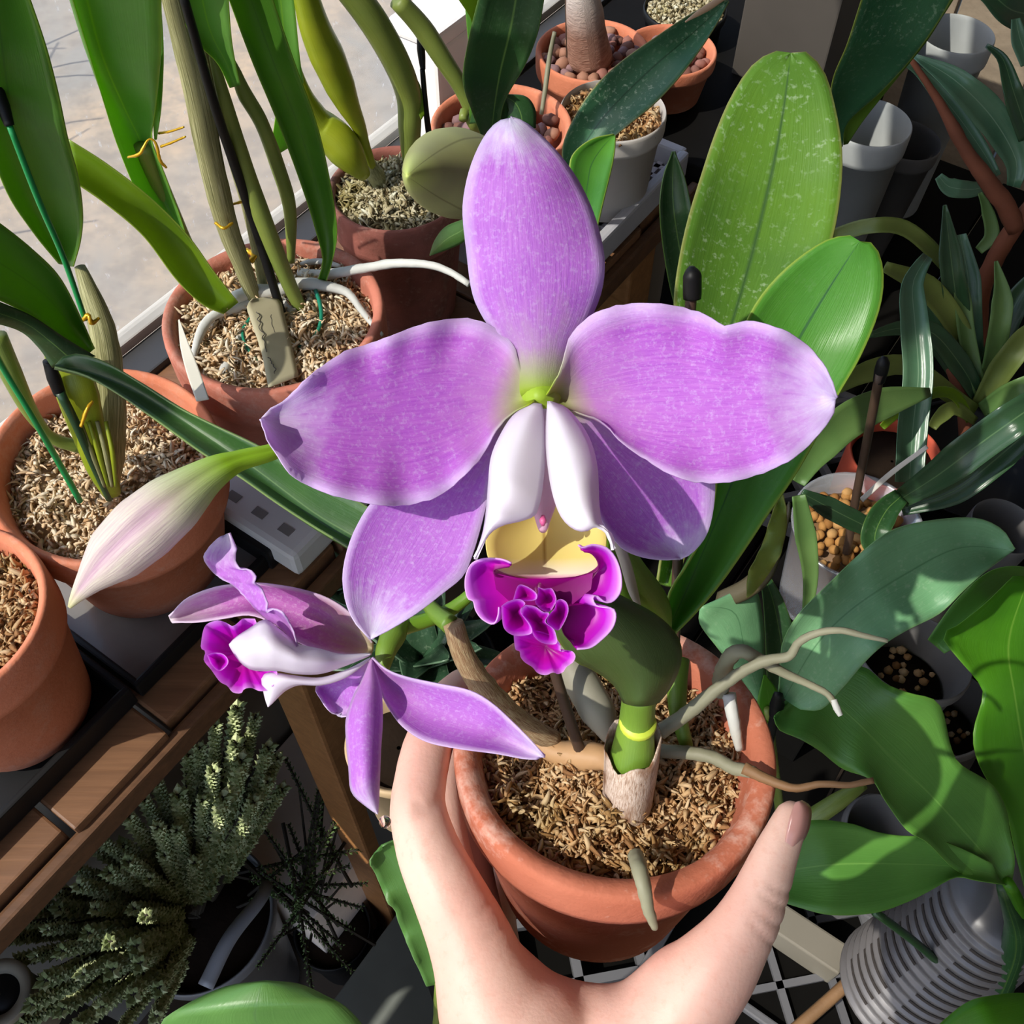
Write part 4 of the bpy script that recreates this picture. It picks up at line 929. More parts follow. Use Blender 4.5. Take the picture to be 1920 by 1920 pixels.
blade('leaf', [(955, 250), (945, 205), (935, 182), (938, 176)], [(1005, 240), (1004, 205), (985, 180), (942, 176)], [.60, .585], M_leafD, oc, dm=-.003, th=.001)
blade('leaf', [(880, 225), (882, 130), (876, 60), (868, -30)], [(895, 225), (892, 130), (895, 50), (905, -30)], [.60, .56, .53], M_leafC, oc, th=.001)
T('stem', [(745, 0, .56), (790, 50, .575), (830, 110, .59), (865, 165, .605), (886, 215, .62), (900, 260, .66)], [18, 20, 17, 14, 10, 8], M_cane, oc, seg=12)
blade('leaf', [(860, 0), (880, 30), (886, 50)], [(905, -20), (896, 20), (888, 52)], [.52, .55], M_leafB, oc, th=.001)
T('stem', [(868, 225, .61), (872, 210, .612), (890, 235, .62), (905, 255, .65)], [8, 12, 9, 7], M_cane, oc, seg=10)
T('root', [(1040, 60, .65), (1030, 110, .66), (1022, 170, .665), (1015, 215, .67)], [4, 5, 4], M_rootgrey, oc, seg=8)

cD = P(1112, 92, .775)
od = potted('potted_plant', 'thick brown trunked plant in an orange terracotta pot of clay pebbles', 'plant', cD, .0435, .065, M_terra_red)
pebbles(od, cD - Z * .007, .038, 52, 5, .0062, mats=M_peb)
n = NT('caudex_bark'); uvn = n.n('ShaderNodeUVMap').outputs[0]; g = n.noise(5, 5, n.scale(uvn, 3, 9, 1), .6, .6)
c = n.mix(n.map(g, .3, .7), hexc(130, 92, 76), hexc(166, 130, 112)); sx = n.n('ShaderNodeSeparateXYZ'); n.l(uvn, sx.inputs[0])
c = n.mix(n.map(sx.outputs[1], .35, .7), hexc(206, 196, 188), c)
T('trunk', [(1085, -120, .69), (1092, -20, .72), (1100, 60, .75), (1106, 112, .772)], [26, 30, 36, 42], n.pbr(c, .7, n.bump(g, .6, .002), .2), od, seg=18, bump=.06)
stake([(1062, -40, .73), (1064, 60, .755), (1066, 140, .785)], [4, 4], M_stake, 'thin dark stake among the pebbles beside the brown trunk')

cE = P(1256, 92, .82)
oe = potted('flower_pot', 'orange terracotta pot half hidden behind the long dark leaf', 'pot', cE, .038, .040, M_terra_red)
pebbles(oe, cE - Z * .008, .032, 40, 9, .0055, mats=M_peb)
cF = P(1285, 14, .88)
t = thing('flower_pot', 'black plastic pot of pale grit at the top edge', 'pot', cF - Z * .027)
mb = MB(); pot_mesh(mb, cF, .036, .026, Z, .3, .05, .9); mb.build('pot_shell', M_black, t)
moss('grit', cF - Z * .003, .033, M_moss_grey, t, Z, 500, .004, .0015, .002, 51)

# white pot standing in the perforated tray
cW = P(1150, 205, .685)
t = thing('potted_orchid', 'long leaved orchid in a greyish white pot standing in the perforated tray', 'orchid', cW - Z * .075)
mb = MB(); pot_mesh(mb, cW, .036, .072, Z, .2, .06, .78); mb.build('flower_pot', plain('pot_white_translucent', hexc(196, 190, 182), .5, .4, .15, trans=.15), t)
moss('potting_moss', cW - Z * .006, .033, M_moss_tan, t, Z, 400, .006, .001, .003, 52)
blade('leaf', [(1062, 330), (1055, 280), (1075, 225), (1110, 170), (1160, 120), (1230, 70), (1290, 30), (1330, 10), (1366, 0)], [(1085, 335), (1105, 300), (1158, 250), (1220, 200), (1260, 160), (1300, 110), (1340, 50), (1366, 2)], [.60, .58, .57, .575], leaf_mat('leaf_long_blue_green', hexc(64, 112, 76), hexc(52, 96, 66), hexc(150, 140, 70), hexc(36, 66, 46), .12, hexc(80, 140, 40), .36, .5, .2, .05), t, M=[(1072, 333), (1085, 288), (1140, 210), (1220, 130), (1290, 70), (1366, 1)], dm=.007, th=.0013, nu=11, nv=36)
blade('dead_tip', [(1284, 40), (1310, 18), (1350, -8)], [(1290, 40), (1330, 20), (1362, -2)], [.56, .572], plain('dead_leaf_tan', hexc(176, 144, 110), .7), t, th=.0008, dm=-.003, label='dead tan leaf end')

# white perforated tray at the bench's right
ptr = thing('perforated_tray', 'grey-white plastic tray with square drain holes under the white pot', 'tray', PZ(1283, 287, .93))
q1 = PZ(1284, 288, .931); q0 = q1 - E * .17
def qn(p): return p - V((0, 0, 0))
def bar(nm, a, b, w, h, mat, par, up=Z):
    mb = MB(); d = (b - a); L = d.length; d.normalize(); s = d.cross(up).normalized()
    add_box(mb, (a + b) / 2, d * (L / 2), s * (w / 2), up * (h / 2)); return mb.build(nm, mat, par, smooth=False, bevel=min(w, h) * .3)
M_tray = plain('tray_grey_white', hexc(176, 176, 180), .45, .4, .2)
zz = Z * -.008
bar('tray_side', q0 + zz, q1 + zz, .008, .022, M_tray, ptr); bar('tray_side', q0 + zz + N * .12, q1 + zz + N * .12, .008, .022, M_tray, ptr)
bar('tray_side', q0 + zz, q0 + zz + N * .12, .008, .022, M_tray, ptr); bar('tray_side', q1 + zz, q1 + zz + N * .12, .008, .022, M_tray, ptr)
mb = MB()
k = 0
while k * .0115 < .17:
    a = q0 + E * (k * .0115) + Z * -.014
    add_box(mb, a + N * .06, E * .0022, N * .058, Z * .002); k += 1
for k in range(11): add_box(mb, (q0 + q1) / 2 + N * (.006 + k * .0108) + Z * -.014, E * .084, N * .0022, Z * .002)
mb.build('tray_grid', M_tray, ptr, smooth=False)
shelf = thing('plant_shelf', 'dark shelf beyond the end of the wooden bench carrying the farthest pots', 'shelf', B(.85, .36, 0))
M_shelf = plain('shelf_dark', hexc(16, 15, 14), .8, .1, .3)
bench_box('shelf_top', .64, 1.12, .222, .455, ZB - .02, ZB, M_shelf, shelf)
for e in (.65, 1.08):
    for nn in (.26, .42): bench_box('leg', e, e + .03, nn, nn + .03, 0, ZB - .02, M_shelf, shelf)

# trays below the left pots
def tray(label, e0, e1, n0, n1, z0, h, mat, inner=None, wall=.004, rot=0, name='drip_tray'):
    t = thing(name, label, 'tray', B((e0 + e1) / 2, (n0 + n1) / 2, z0))
    mb = MB()
    c = B((e0 + e1) / 2, (n0 + n1) / 2, z0); a = E * ((e1 - e0) / 2); b = N * ((n1 - n0) / 2)
    add_box(mb, c + Z * .0015, a, b, Z * .0015)
    mb.build('tray_floor', inner or mat, t, smooth=False, bevel=.001)
    for nm, cc, x_, y_ in (('f', c - b, a, N * wall / 2), ('b', c + b, a, N * wall / 2), ('l', c - a, E * wall / 2, b), ('r', c + a, E * wall / 2, b)):
        mb = MB(); add_box(mb, cc + Z * (h / 2), x_ + (E * wall / 2 if nm in 'fb' else V()), y_, Z * (h / 2)); mb.build('tray_wall', mat, t, smooth=False, bevel=.0012)
    return t
tray('black drip tray holding wet grey water under the left terracotta pot', .0785, .205, .294, .40, ZB, .012, M_black, M_greytray)
tray('black drip tray under the corner pot at the left edge', -.09, .072, .294, .415, ZB, .016, M_black)
# white slotted block under the long leaf
q = PZ(545, 1052, .925)
bl = thing('slotted_basket', 'upturned white plastic basket with slots at the bench edge under the long leaf', 'basket', q - Z * .024)
W2 = plain('basket_white', hexc(206, 206, 204), .45, .4, .12)
mb = MB(); ca = q + N * .036 + E * .05 - Z * .0105
add_box(mb, ca, E * .048, N * .036, Z * .0105); mb.build('basket_shell', W2, bl, smooth=False, bevel=.004)
M_slot = plain('slot_shadow', hexc(120, 116, 112), .8)
for i in range(6):
    for j in range(3):
        mb = MB(); add_box(mb, ca + E * (-.036 + i * .0145) + N * (-.02 + j * .02) + Z * .0103, E * .0028, N * .0042, Z * .0006); mb.build('slot', M_slot, bl, smooth=False)
q = PZ(440, 985, .915)
bench_box('black_block', E.dot(q) - .005, E.dot(q) + .04, N.dot(q) - .03, N.dot(q) + .03, ZB, ZB + .018, M_black, None, label='black plastic tray corner left of the white slotted basket')['category'] = 'tray'
# white box at the back by the window
wb = thing('storage_box', 'bright white box by the window at the top with a brown strip', 'box', P(800, 200, .92))
mb = MB(); add_box(mb, B(.552, .436, ZB + .055), E * .046, N * .019, Z * .055); mb.build('box_shell', plain('box_white', hexc(240, 238, 234), .5, .4, .05), wb, smooth=False, bevel=.003)
mb = MB(); add_box(mb, B(.552, .436, ZB + .117), E * .048, N * .021, Z * .006); mb.build('box_lid', plain('box_lid_white', hexc(244, 242, 240), .5, .4, .05), wb, smooth=False, bevel=.003)
mb = MB(); add_box(mb, B(.552, .4165, ZB + .062), E * .047, N * .002, Z * .006); mb.build('strip', plain('strip_brown', hexc(120, 84, 66), .6), wb, smooth=False)

# ------------------------------------------------------------------ below the bench, left
n = NT('scale_leaf'); g = n.n('ShaderNodeNewGeometry').outputs['Random Per Island']
M_scale = n.pbr(n.ramp(g, [(0, hexc(120, 134, 86)), (.5, hexc(168, 180, 128)), (1, hexc(208, 214, 168))]), .6, None, .3, .15)
M_scale_d = plain('scale_stem_dark', hexc(52, 46, 38), .8, .2, .3)
bush = thing('scaly_shrub', 'bushy green scaly leaved shrub in a pot on the floor below the bench', 'shrub', P(345, 1690, .985) - Z * .2)
rnd = random.Random(12)
def branch_mesh(L, r, n, seed):
    rnd = random.Random(seed); mb = MB()
    add_tube(mb, [V((0, 0, 0)), V((.002, 0, L * .5)), V((0, 0, L))], [r * .35, r * .2], 5, 6, mi=1)
    for k in range(n):
        t = .18 + .82 * k / n; th = k * 2.4; c = V((0, 0, L * t)); d = V((math.cos(th), math.sin(th), .75)).normalized()
        rr = r * (1.05 - .25 * t) * rnd.uniform(.85, 1.15); s = d.cross(Z).normalized(); w = rr * .3
        tip = c + d * rr; m_ = c + d * rr * .55
        mb.add([c, m_ + s * w, tip, m_ - s * w, m_ + V((0, 0, w * .9))], [[0, 1, 4], [1, 2, 4], [2, 3, 4], [3, 0, 4], [0, 3, 2, 1]])
    return mb
protos = [branch_mesh(.17, .0105, 300, 3), branch_mesh(.15, .0095, 280, 5), branch_mesh(.19, .0115, 330, 7)]
pm = []
for k, b_ in enumerate(protos):
    o = b_.build('branch', [M_scale, M_scale_d], bush, origin=(0, 0, 0), recalc=False, smooth=False)
    pm.append(o.data); bpy.data.objects.remove(o)
for k in range(3):
    # mesh was shifted by the root; bring it back to its own base
    for v in pm[k].vertices: v.co += root_loc(bush)
base = P(345, 1690, .985)
tips = []
poly = [(445, 1325, .85), (480, 1340, .86), (500, 1400, .87), (410, 1360, .85), (455, 1430, .84), (380, 1400, .87), (350, 1420, .88), (500, 1470, .88), (300, 1470, .88), (330, 1490, .86), (270, 1500, .87), (380, 1500, .86),
        (240, 1530, .86), (290, 1550, .84), (190, 1580, .86), (165, 1580, .88), (130, 1630, .87), (150, 1660, .85), (210, 1640, .84), (240, 1620, .84), (60, 1700, .86), (35, 1730, .84), (90, 1740, .83), (160, 1750, .82), (120, 1780, .81), (70, 1790, .82), (30, 1800, .83),
        (200, 1760, .81), (250, 1770, .80), (260, 1810, .79), (210, 1820, .79), (150, 1830, .79), (90, 1840, .80), (60, 1880, .79), (120, 1890, .78), (190, 1890, .78), (250, 1860, .78), (290, 1900, .79), (20, 1860, .82), (330, 1560, .86), (420, 1500, .85), (470, 1500, .87), (250, 1700, .84), (270, 1720, .83),
        (40, 1920, .80), (150, 1925, .78), (230, 1930, .78), (300, 1850, .80), (440, 1390, .86), (400, 1450, .85), (440, 1540, .9), (390, 1570, .9), (370, 1620, .88), (10, 1760, .85), (520, 1420, .9), (530, 1480, .92),
        (60, 1660, .85), (110, 1700, .86), (230, 1580, .88), (310, 1600, .87), (280, 1650, .86), (180, 1700, .84)]
for k, (x, y, d) in enumerate(poly):
    tip = P(x + rnd.uniform(-6, 6), y + rnd.uniform(-6, 6), d)
    me = pm[rnd.randrange(3)]
    o = bpy.data.objects.new('branch', me); COL.objects.link(o); o.parent = bush
    dr_ = (tip - base); L = (.17, .15, .19)[pm.index(me)]
    dn = (dr_.normalized() + Z * .35).normalized()
    o.location = tip - dn * L - root_loc(bush)
    o.rotation_euler = dn.to_track_quat('Z', 'Y').to_euler(); s = rnd.uniform(.9, 1.1); o.scale = (s, s, 1)
    T('twig', [tuple(1 * q for q in (x, y, d))] * 1 + [(lerp(x, 345, .8), lerp(y, 1690, .8), lerp(d, .985, .8))], [2, 3], M_scale_d, bush, seg=5, n=4)
bpot = base + Z * -.05
mb = MB(); pot_mesh(mb, bpot, .076, bpot.z, Z, .08, .05, .62); mb.build('flower_pot', M_greyplast, bush)
mb = MB(); add_lathe(mb, bpot - Z * .012, [(.001, 0), (.070, 0), (.071, -.01)], 32); mb.build('soil', M_soil, bush)
T('handle', [(385, 1850, .93), (430, 1760, .95), (485, 1690, .98), (500, 1660, 1.0)], [16, 15, 14, 12], plain('handle_grey', hexc(150, 152, 158), .4), bush, seg=8, label='grey plastic pot handle')
# airy dark-twigged plant beside it
airy = thing('airy_shrub', 'thin feathery dark green shrub on the floor right of the scaly shrub', 'shrub', P(600, 1720, 1.2))
sm = branch_mesh(.16, .006, 90, 9).build('spray', [plain('spray_green', hexc(92, 116, 66), .6, .3, .3), M_scale_d], airy, origin=(0, 0, 0), recalc=False, smooth=False)
sme = sm.data; bpy.data.objects.remove(sm)
for v in sme.vertices: v.co += root_loc(airy)
for k, (x, y, d, ox, oy) in enumerate([(610, 1450, .98, .2, -1), (640, 1520, .98, .5, -1), (560, 1470, 1.0, -.4, -1), (620, 1560, 1.0, .7, -.6), (590, 1530, 1.0, .2, -1), (640, 1600, 1.02, 1, -.3), (560, 1590, 1.05, -.3, -1), (610, 1640, 1.0, .8, -.4), (630, 1690, 1.0, 1, .1), (600, 1740, .98, .6, .3), (560, 1700, .98, .1, -.2), (620, 1780, .97, .7, .5), (530, 1660, 1.0, -.5, -.5), (640, 1660, 1.05, 1, -.2), (520, 1760, .97, -.3, .4), (575, 1800, .95, .2, .6), (500, 1560, 1.0, -.6, -1)]):
    o = bpy.data.objects.new('spray', sme); COL.objects.link(o); o.parent = airy
    dn = (RT * ox - UP * oy - FWD * .35).normalized()
    o.location = P(x, y, d) - dn * .13 - root_loc(airy); o.rotation_euler = dn.to_track_quat('Z', 'Y').to_euler()
    T('twig', [(x, y, d), (lerp(x, 590, .6), lerp(y, 1720, .6), lerp(d, 1.14, .6))], [2, 3], M_scale_d, airy, seg=5, n=4)
bp = P(622, 1742, 1.2)
mb = MB(); pot_mesh(mb, bp, .046, bp.z, Z, .2, .06, .8); mb.build('flower_pot', M_black, airy)
mb = MB(); add_lathe(mb, bp - Z * .01, [(.001, 0), (.040, 0), (.041, -.01)], 24); mb.build('soil', M_soil, airy)
# block whitened to stand in for sunlit floor, and grey board on the floor
p = PZ(590, 1500, .30)
sl_ = bench_box('sun_patch_block', E.dot(p) - .10, E.dot(p) + .08, N.dot(p) - .07, N.dot(p) + .09, .0, .26, plain('sun_patch_pale', hexc(246, 230, 214), .8, .3, .08), None, label='pale block painted as a patch of sunlit floor under the bench behind the feathery shrub'); sl_['category'] = 'block'
p = PZ(700, 1740, .16)
gb = bench_box('storage_crate', E.dot(p) - .10, E.dot(p) + .10, N.dot(p) - .16, N.dot(p) - .012, 0, .16, plain('crate_grey_green', hexc(98, 102, 96), .6, .3, .15), None, label='dull grey-green crate on the floor left of the hand'); gb['category'] = 'crate'

def floor_stand(label, c, zb, w, z0=0):
    o = bench_box('plant_stand', E.dot(c) - w, E.dot(c) + w, N.dot(c) - w, N.dot(c) + w, z0, zb, M_black, None, label=label); o['category'] = 'stand'
# haworthia-like rosette and pale plant below the flower
def rosette(name, label, cx, cy, d, r, nl, mat, seed, potmat, pr, lean=.9, w=.16, th=.002):
    c = P(cx, cy, d); t = thing(name, label, 'plant', c - Z * pr * 1.4)
    rnd = random.Random(seed)
    mb = MB(); pot_mesh(mb, c - Z * pr * .25, pr, pr * 1.3, Z, .2, .08, .8); mb.build('flower_pot', potmat, t)
    mb = MB(); add_lathe(mb, c - Z * (pr * .25 + .006), [(.001, .001), (pr * .9, 0), (pr * .92, -.01)], 24); mb.build('soil', M_soil, t)
    floor_stand('tall black stand under the ' + label.split(' rosette')[0] + ' plant', c, c.z - pr * 1.55, pr * (.7 if d < .65 else .24), .161 if d < .65 else 0)
    for k in range(nl):
        a = k * 2.39996; el = .15 + .9 * k / nl; L = r * (1.05 - .35 * k / nl) * rnd.uniform(.85, 1.1)
        out = V((math.cos(a), math.sin(a), 0)); s = Z.cross(out)
        row = []
        for i in range(5):
            u = i / 4 * 2 - 1; rr = []
            for j in range(9):
                tt = j / 8; x_ = L * tt * math.cos(el) ; z_ = L * tt * math.sin(el) - .25 * L * tt * tt * (1 - k / nl)
                wd = w * r * (1 - tt) ** .6 * (1 - abs(tt - .35) * .2)
                rr.append(c + out * x_ + Z * (z_ + abs(u) * wd * .5) + s * (u * wd))
            row.append(rr)
        mb = MB(); add_sheet(mb, row, th); mb.build('leaf', mat, t)
    return t
M_haw = leaf_mat('succulent_dark', hexc(52, 84, 56), hexc(40, 68, 48), hexc(120, 150, 120), None, .08, None, .3, .3, .2)
M_pale = leaf_mat('leaf_pale_grey_green', hexc(150, 180, 150), hexc(120, 156, 124), None, None, .2, None, .5, .2, .2)
rosette('succulent', 'dark green pointed succulent rosette below the large flower', 790, 1235, .60, .062, 20, M_haw, 3, M_black, .045, w=.2)
rosette('succulent', 'pale grey-green leafy rosette at the bench edge below the long leaf', 636, 1102, .68, .05, 16, M_pale, 6, M_black, .035, w=.26)
c = P(745, 1392, .50)
t = thing('flower_pot', 'beige ceramic pot just behind the hand and sepal', 'pot', c - Z * .08)
mb = MB(); pot_mesh(mb, c, .026, .08, Z, .1, .12, .8); mb.build('pot_shell', plain('ceramic_beige', hexc(206, 178, 138), .5, .4, .2), t)
mb = MB(); add_lathe(mb, c - Z * .008, [(.001, .001), (.0225, 0), (.0228, -.01)], 24); mb.build('soil', M_soil, t)
floor_stand('tall black stand under the beige ceramic pot', c, c.z - .08, .018, .161)

# ------------------------------------------------------------------ the right side: a low dark table of plants
ZT = .66
tbl = thing('low_table', 'low dark table under the crowded plants on the right', 'table', B(.45, -.3, 0))
M_tbl = plain('table_dark', hexc(16, 15, 13), .9, .08, .3)
for k in range(6): bench_box('board', .02 if k < 5 else .25, 1.12, -.62 + k * .145, -.62 + k * .145 + .142, ZT - .02, ZT, M_tbl, tbl)
for e in (.06, .98):
    for nn in (-.6, .06): bench_box('leg', e, e + .04, nn, nn + .04, 0, ZT - .02, M_tbl, tbl)
wr = bpy.data.objects.new('wall_right', None); COL.objects.link(wr); wr.location = B(.3, -.74, 0); struct(wr)
for k in range(16): bench_box('board', -.7 + k * .125, -.7 + k * .125 + .121, -.76, -.742, 0, 2.9, M_bwall, wr)

M_r1 = leaf_mat('leaf_blue_green_matte', hexc(128, 180, 130), hexc(106, 158, 110), hexc(120, 160, 90), hexc(84, 134, 90), .15, hexc(100, 160, 60), .42, .25, .25, .03)
M_r3 = leaf_mat('leaf_lobed_green', hexc(100, 156, 66), hexc(84, 138, 56), hexc(110, 160, 60), hexc(120, 172, 80), .2, hexc(110, 190, 10), .36, 0, .15, .03)
M_r4 = leaf_mat('leaf_bright_green', hexc(86, 150, 30), hexc(70, 130, 28), hexc(120, 170, 60), hexc(120, 170, 60), .35, hexc(140, 210, 10), .36, 0, .15, .03)
M_s_ol = leaf_mat('strap_olive', hexc(124, 138, 66), hexc(104, 120, 54), None, None, .2, None, .42, 0, .15)
M_s_dk = leaf_mat('strap_dark', hexc(52, 84, 52), hexc(42, 70, 46), None, hexc(90, 120, 80), .1, None, .22, 0, .15, .06)
M_s_gr = leaf_mat('strap_greyish', hexc(92, 126, 96), hexc(72, 108, 80), None, hexc(130, 160, 130), .12, None, .24, 0, .2, .05)
M_s_mt = leaf_mat('strap_muted', hexc(108, 140, 76), hexc(88, 122, 64), None, None, .2, None, .4, 0, .15)

# fern-like plant with broad lobed leaves
fern = thing('lobed_fern', 'large green fern with broad lobed leaves filling the lower right', 'fern', PZ(1800, 1600, ZT))
T('stem', [(1890, 1655, .44), (1908, 1690, .46), (1925, 1740, .50), (1960, 1830, .58)], [11, 14, 13, 12], M_r4, fern, seg=10)
mb = MB()
add_sheet(mb, blade_grid([(1890, 1660), (1835, 1648), (1790, 1630), (1740, 1580), (1700, 1555), (1660, 1500), (1635, 1462), (1580, 1442), (1538, 1408), (1500, 1385), (1462, 1368), (1452, 1345)],
    [(1898, 1655), (1903, 1610), (1893, 1555), (1888, 1520), (1862, 1472), (1800, 1432), (1782, 1395), (1770, 1340), (1752, 1312), (1705, 1300), (1660, 1282), (1620, 1250), (1560, 1250), (1505, 1275), (1456, 1335)], [(1894, 1657), (1828, 1582), (1748, 1494), (1680, 1430), (1600, 1348), (1530, 1300), (1454, 1342)], [.44, .425, .415, .42], 13, 44, .006, (.0, .004), (.004, 1.6)), .0009)
add_sheet(mb, blade_grid([(1880, 1658), (1830, 1650), (1790, 1644), (1740, 1672), (1700, 1692), (1640, 1712), (1560, 1716), (1500, 1702), (1440, 1680), (1400, 1650)],
    [(1860, 1620), (1800, 1590), (1740, 1570), (1690, 1568), (1640, 1560), (1600, 1546), (1540, 1538), (1490, 1545), (1440, 1570), (1400, 1645)], [(1870, 1640), (1780, 1624), (1680, 1620), (1580, 1620), (1490, 1630), (1402, 1648)], [.436, .43, .425, .43], 11, 36, .004), .0009)
mb.build('leaf', M_r3, fern, recalc=False, label='three-lobed leaf reaching behind the thumb')
blade('leaf', [(1925, 1680), (1900, 1580), (1888, 1525), (1862, 1480), (1832, 1422), (1826, 1372), (1842, 1312), (1838, 1285), (1802, 1240), (1768, 1192), (1800, 1170), (1850, 1130), (1900, 1080)],
      [(2060, 1660), (2040, 1560), (2030, 1450), (2020, 1350), (2000, 1250), (1990, 1150), (1960, 1080)], [.47, .455, .45, .46], M_r4, fern, M=[(1990, 1670), (1935, 1480), (1902, 1300), (1892, 1200), (1930, 1080)], dm=.006, th=.0009, nu=11, nv=36, ruf=(.003, 2), label='bright yellow-green wavy leaf at the right edge')
blade('leaf', [(1720, 1960), (1770, 1912), (1815, 1878), (1862, 1866), (1925, 1862), (1990, 1880)], [(1730, 2060), (1800, 2060), (1900, 2040), (1990, 2000), (2020, 1900)], [.40, .395, .41], M_r4, fern, dm=-.004, th=.0009, nu=9, nv=26, label='bright green leaf in the bottom right corner')
blade('leaf', [(1740, 1200), (1790, 1130), (1850, 1075), (1905, 1062), (1960, 1075)], [(1770, 1225), (1830, 1192), (1880, 1150), (1925, 1110), (1960, 1085)], [.49, .48, .49], M_r3, fern, dm=.004, th=.0009)
T('stem', [(1640, 1710, .50), (1720, 1770, .53), (1800, 1840, .56), (1870, 1900, .60)], [8, 8, 9], M_leafD, fern, seg=8)
T('stem', [(1760, 1720, .66), (1640, 1800, .65), (1560, 1870, .645), (1480, 1940, .64)], [11, 12, 12], M_rootbrown, fern, seg=8, label='brown leaf stalk')
T('stem', [(1880, 1660, .45), (1905, 1760, .50), (1860, 1880, .56), (1840, 1960, .60)], [12, 24, 26, 20], M_leafD, fern, seg=10)

# plant with the broad bluish leaf
bp_ = thing('broad_leaf_plant', 'plant with a broad matte blue-green leaf right of the held pot', 'plant', PZ(1420, 1420, ZT))
blade('leaf', [(1462, 1296), (1464, 1240), (1470, 1200), (1500, 1150), (1560, 1090), (1620, 1032), (1680, 992), (1760, 975), (1830, 972), (1880, 994), (1902, 1030)],
      [(1500, 1330), (1540, 1330), (1580, 1290), (1640, 1222), (1700, 1182), (1760, 1152), (1802, 1112), (1852, 1067), (1901, 1033)], [.42, .40, .395, .40, .41], M_r1, bp_, M=[(1470, 1310), (1530, 1210), (1600, 1140), (1700, 1075), (1800, 1027), (1901, 1032)], dm=.006, th=.001, nu=13, nv=40, ruf=(.002, 2.5), label='broad blue-green leaf pointing right')
blade('leaf', [(1430, 1330), (1380, 1260), (1345, 1215), (1312, 1170), (1312, 1140)], [(1440, 1330), (1434, 1240), (1432, 1170), (1420, 1108), (1400, 1100), (1330, 1130)], [.46, .445, .43], M_r1, bp_, M=[(1434, 1330), (1398, 1225), (1378, 1150), (1318, 1136)], dm=-.003, th=.001, nu=9, nv=24)
blade('leaf', [(1440, 1310), (1436, 1200), (1432, 1130), (1425, 1080)], [(1500, 1300), (1498, 1220), (1470, 1130), (1440, 1075)], [.475, .46, .45], M_leafD, bp_, dm=.004, th=.001)
blade('leaf', [(1425, 1360), (1420, 1320), (1432, 1268)], [(1470, 1345), (1460, 1300), (1436, 1266)], [.46, .45], M_r4, bp_, th=.001)
blade('leaf', [(1345, 1110), (1400, 1080), (1450, 1020), (1478, 940)], [(1340, 1130), (1390, 1130), (1450, 1080), (1484, 960)], [.44, .42, .41], leaf_mat('leaf_brownish_shade', hexc(84, 76, 52), hexc(70, 62, 44), None, None, .1, None, .5), bp_, th=.001, dm=-.003, label='brownish leaf underside')
T('stem', [(1440, 1330, .455), (1450, 1420, .49), (1462, 1520, .53), (1475, 1640, .585)], [8, 9, 9], M_cane, bp_, seg=8)
stake([(1458, 1320, .425), (1440, 1400, .46), (1430, 1480, .50), (1420, 1600, .56)], [9, 9, 8], M_black, 'black stake with a rounded tip right of the held pot rim', ([(1460, 1298, .42), (1459, 1304, .4205), (1455, 1340, .43)], [8, 14, 13]))
# short stalk and grey tubes near the thumb
T2 = thing('green_cane_plant', 'green jointed stem lying behind the thumb tip', 'plant', PZ(1560, 1520, ZT))
T('cane', [(1490, 1560, .50), (1530, 1530, .49), (1590, 1490, .485), (1620, 1470, .485)], [16, 19, 17, 10], M_cane, T2, seg=12)

# clear pot of pellets
cP = P(1608, 985, .60)
t = thing('potted_orchid', 'strap leaved orchid in a clear plastic pot of brown pellets on the right', 'orchid', cP - Z * .085)
n = NT('clear_plastic'); tr = n.n('ShaderNodeBsdfTransparent'); gl = n.n('ShaderNodeBsdfGlossy'); gl.inputs['Roughness'].default_value = .12
di = n.n('ShaderNodeBsdfDiffuse'); n.set(di.inputs[0], hexc(190, 192, 196)); m1 = n.n('ShaderNodeMixShader'); m1.inputs[0].default_value = .25; m2 = n.n('ShaderNodeMixShader')
n.l(gl.outputs[0], m1.inputs[2]); n.l(di.outputs[0], m1.inputs[1]); m2.inputs[0].default_value = .42; n.l(tr.outputs[0], m2.inputs[1]); n.l(m1.outputs[0], m2.inputs[2]); n.l(m2.outputs[0], n.out.inputs[0])
M_clear = n.m
mb = MB(); add_lathe(mb, cP, [(.028, -.083), (.0365, 0), (.0385, .001), (.0385, -.001), (.036, -.002), (.0275, -.082)], 40); mb.build('flower_pot', M_clear, t)
mb = MB(); add_lathe(mb, cP - Z * .014, [(.001, 0), (.0335, 0), (.028, -.065), (.001, -.067)], 32); mb.build('potting_mix', M_rootbrown, t)
M_pel = [plain('pellet_%s' % q, hexc(*q_), .8, .2, .3, 200, .3) for q, q_ in (('ochre', (176, 128, 70)), ('brown', (150, 104, 54)), ('sand', (190, 146, 90)))]
pebbles(t, cP - Z * .009, .031, 90, 15, .0036, mats=M_pel, name='pellet', sc=(1, .85, .8))
for mid, w, d, m in (([(1690, 935), (1760, 890), (1840, 830), (1925, 770), (2000, 720)], [18, 34, 34, 24], [.585, .55, .53, .53], M_s_dk), ([(1690, 955), (1790, 920), (1880, 850), (1960, 780)], [12, 26, 30, 20], [.59, .57, .56], M_s_dk),
                     ([(1650, 1000), (1620, 985), (1570, 960), (1505, 925)], [14, 20, 20, 8], [.585, .565, .55], M_s_dk), ([(1660, 1060), (1640, 1010), (1660, 960), (1690, 930)], [10, 26, 26, 16], [.575, .57, .58], M_leafD),
                     ([(1512, 1160), (1520, 1080), (1510, 1000), (1498, 930)], [8, 14, 20, 12], [.58, .55, .53], M_s_mt)):
    strap('leaf', mid, w, d, m, t, th=.001, dm=.004)
strap('leaf', [(1498, 905), (1530, 850), (1590, 790), (1660, 755), (1745, 735)], [12, 30, 34, 28, 8], [.53, .54, .56, .59], M_s_mt, t, th=.001, dm=.004)
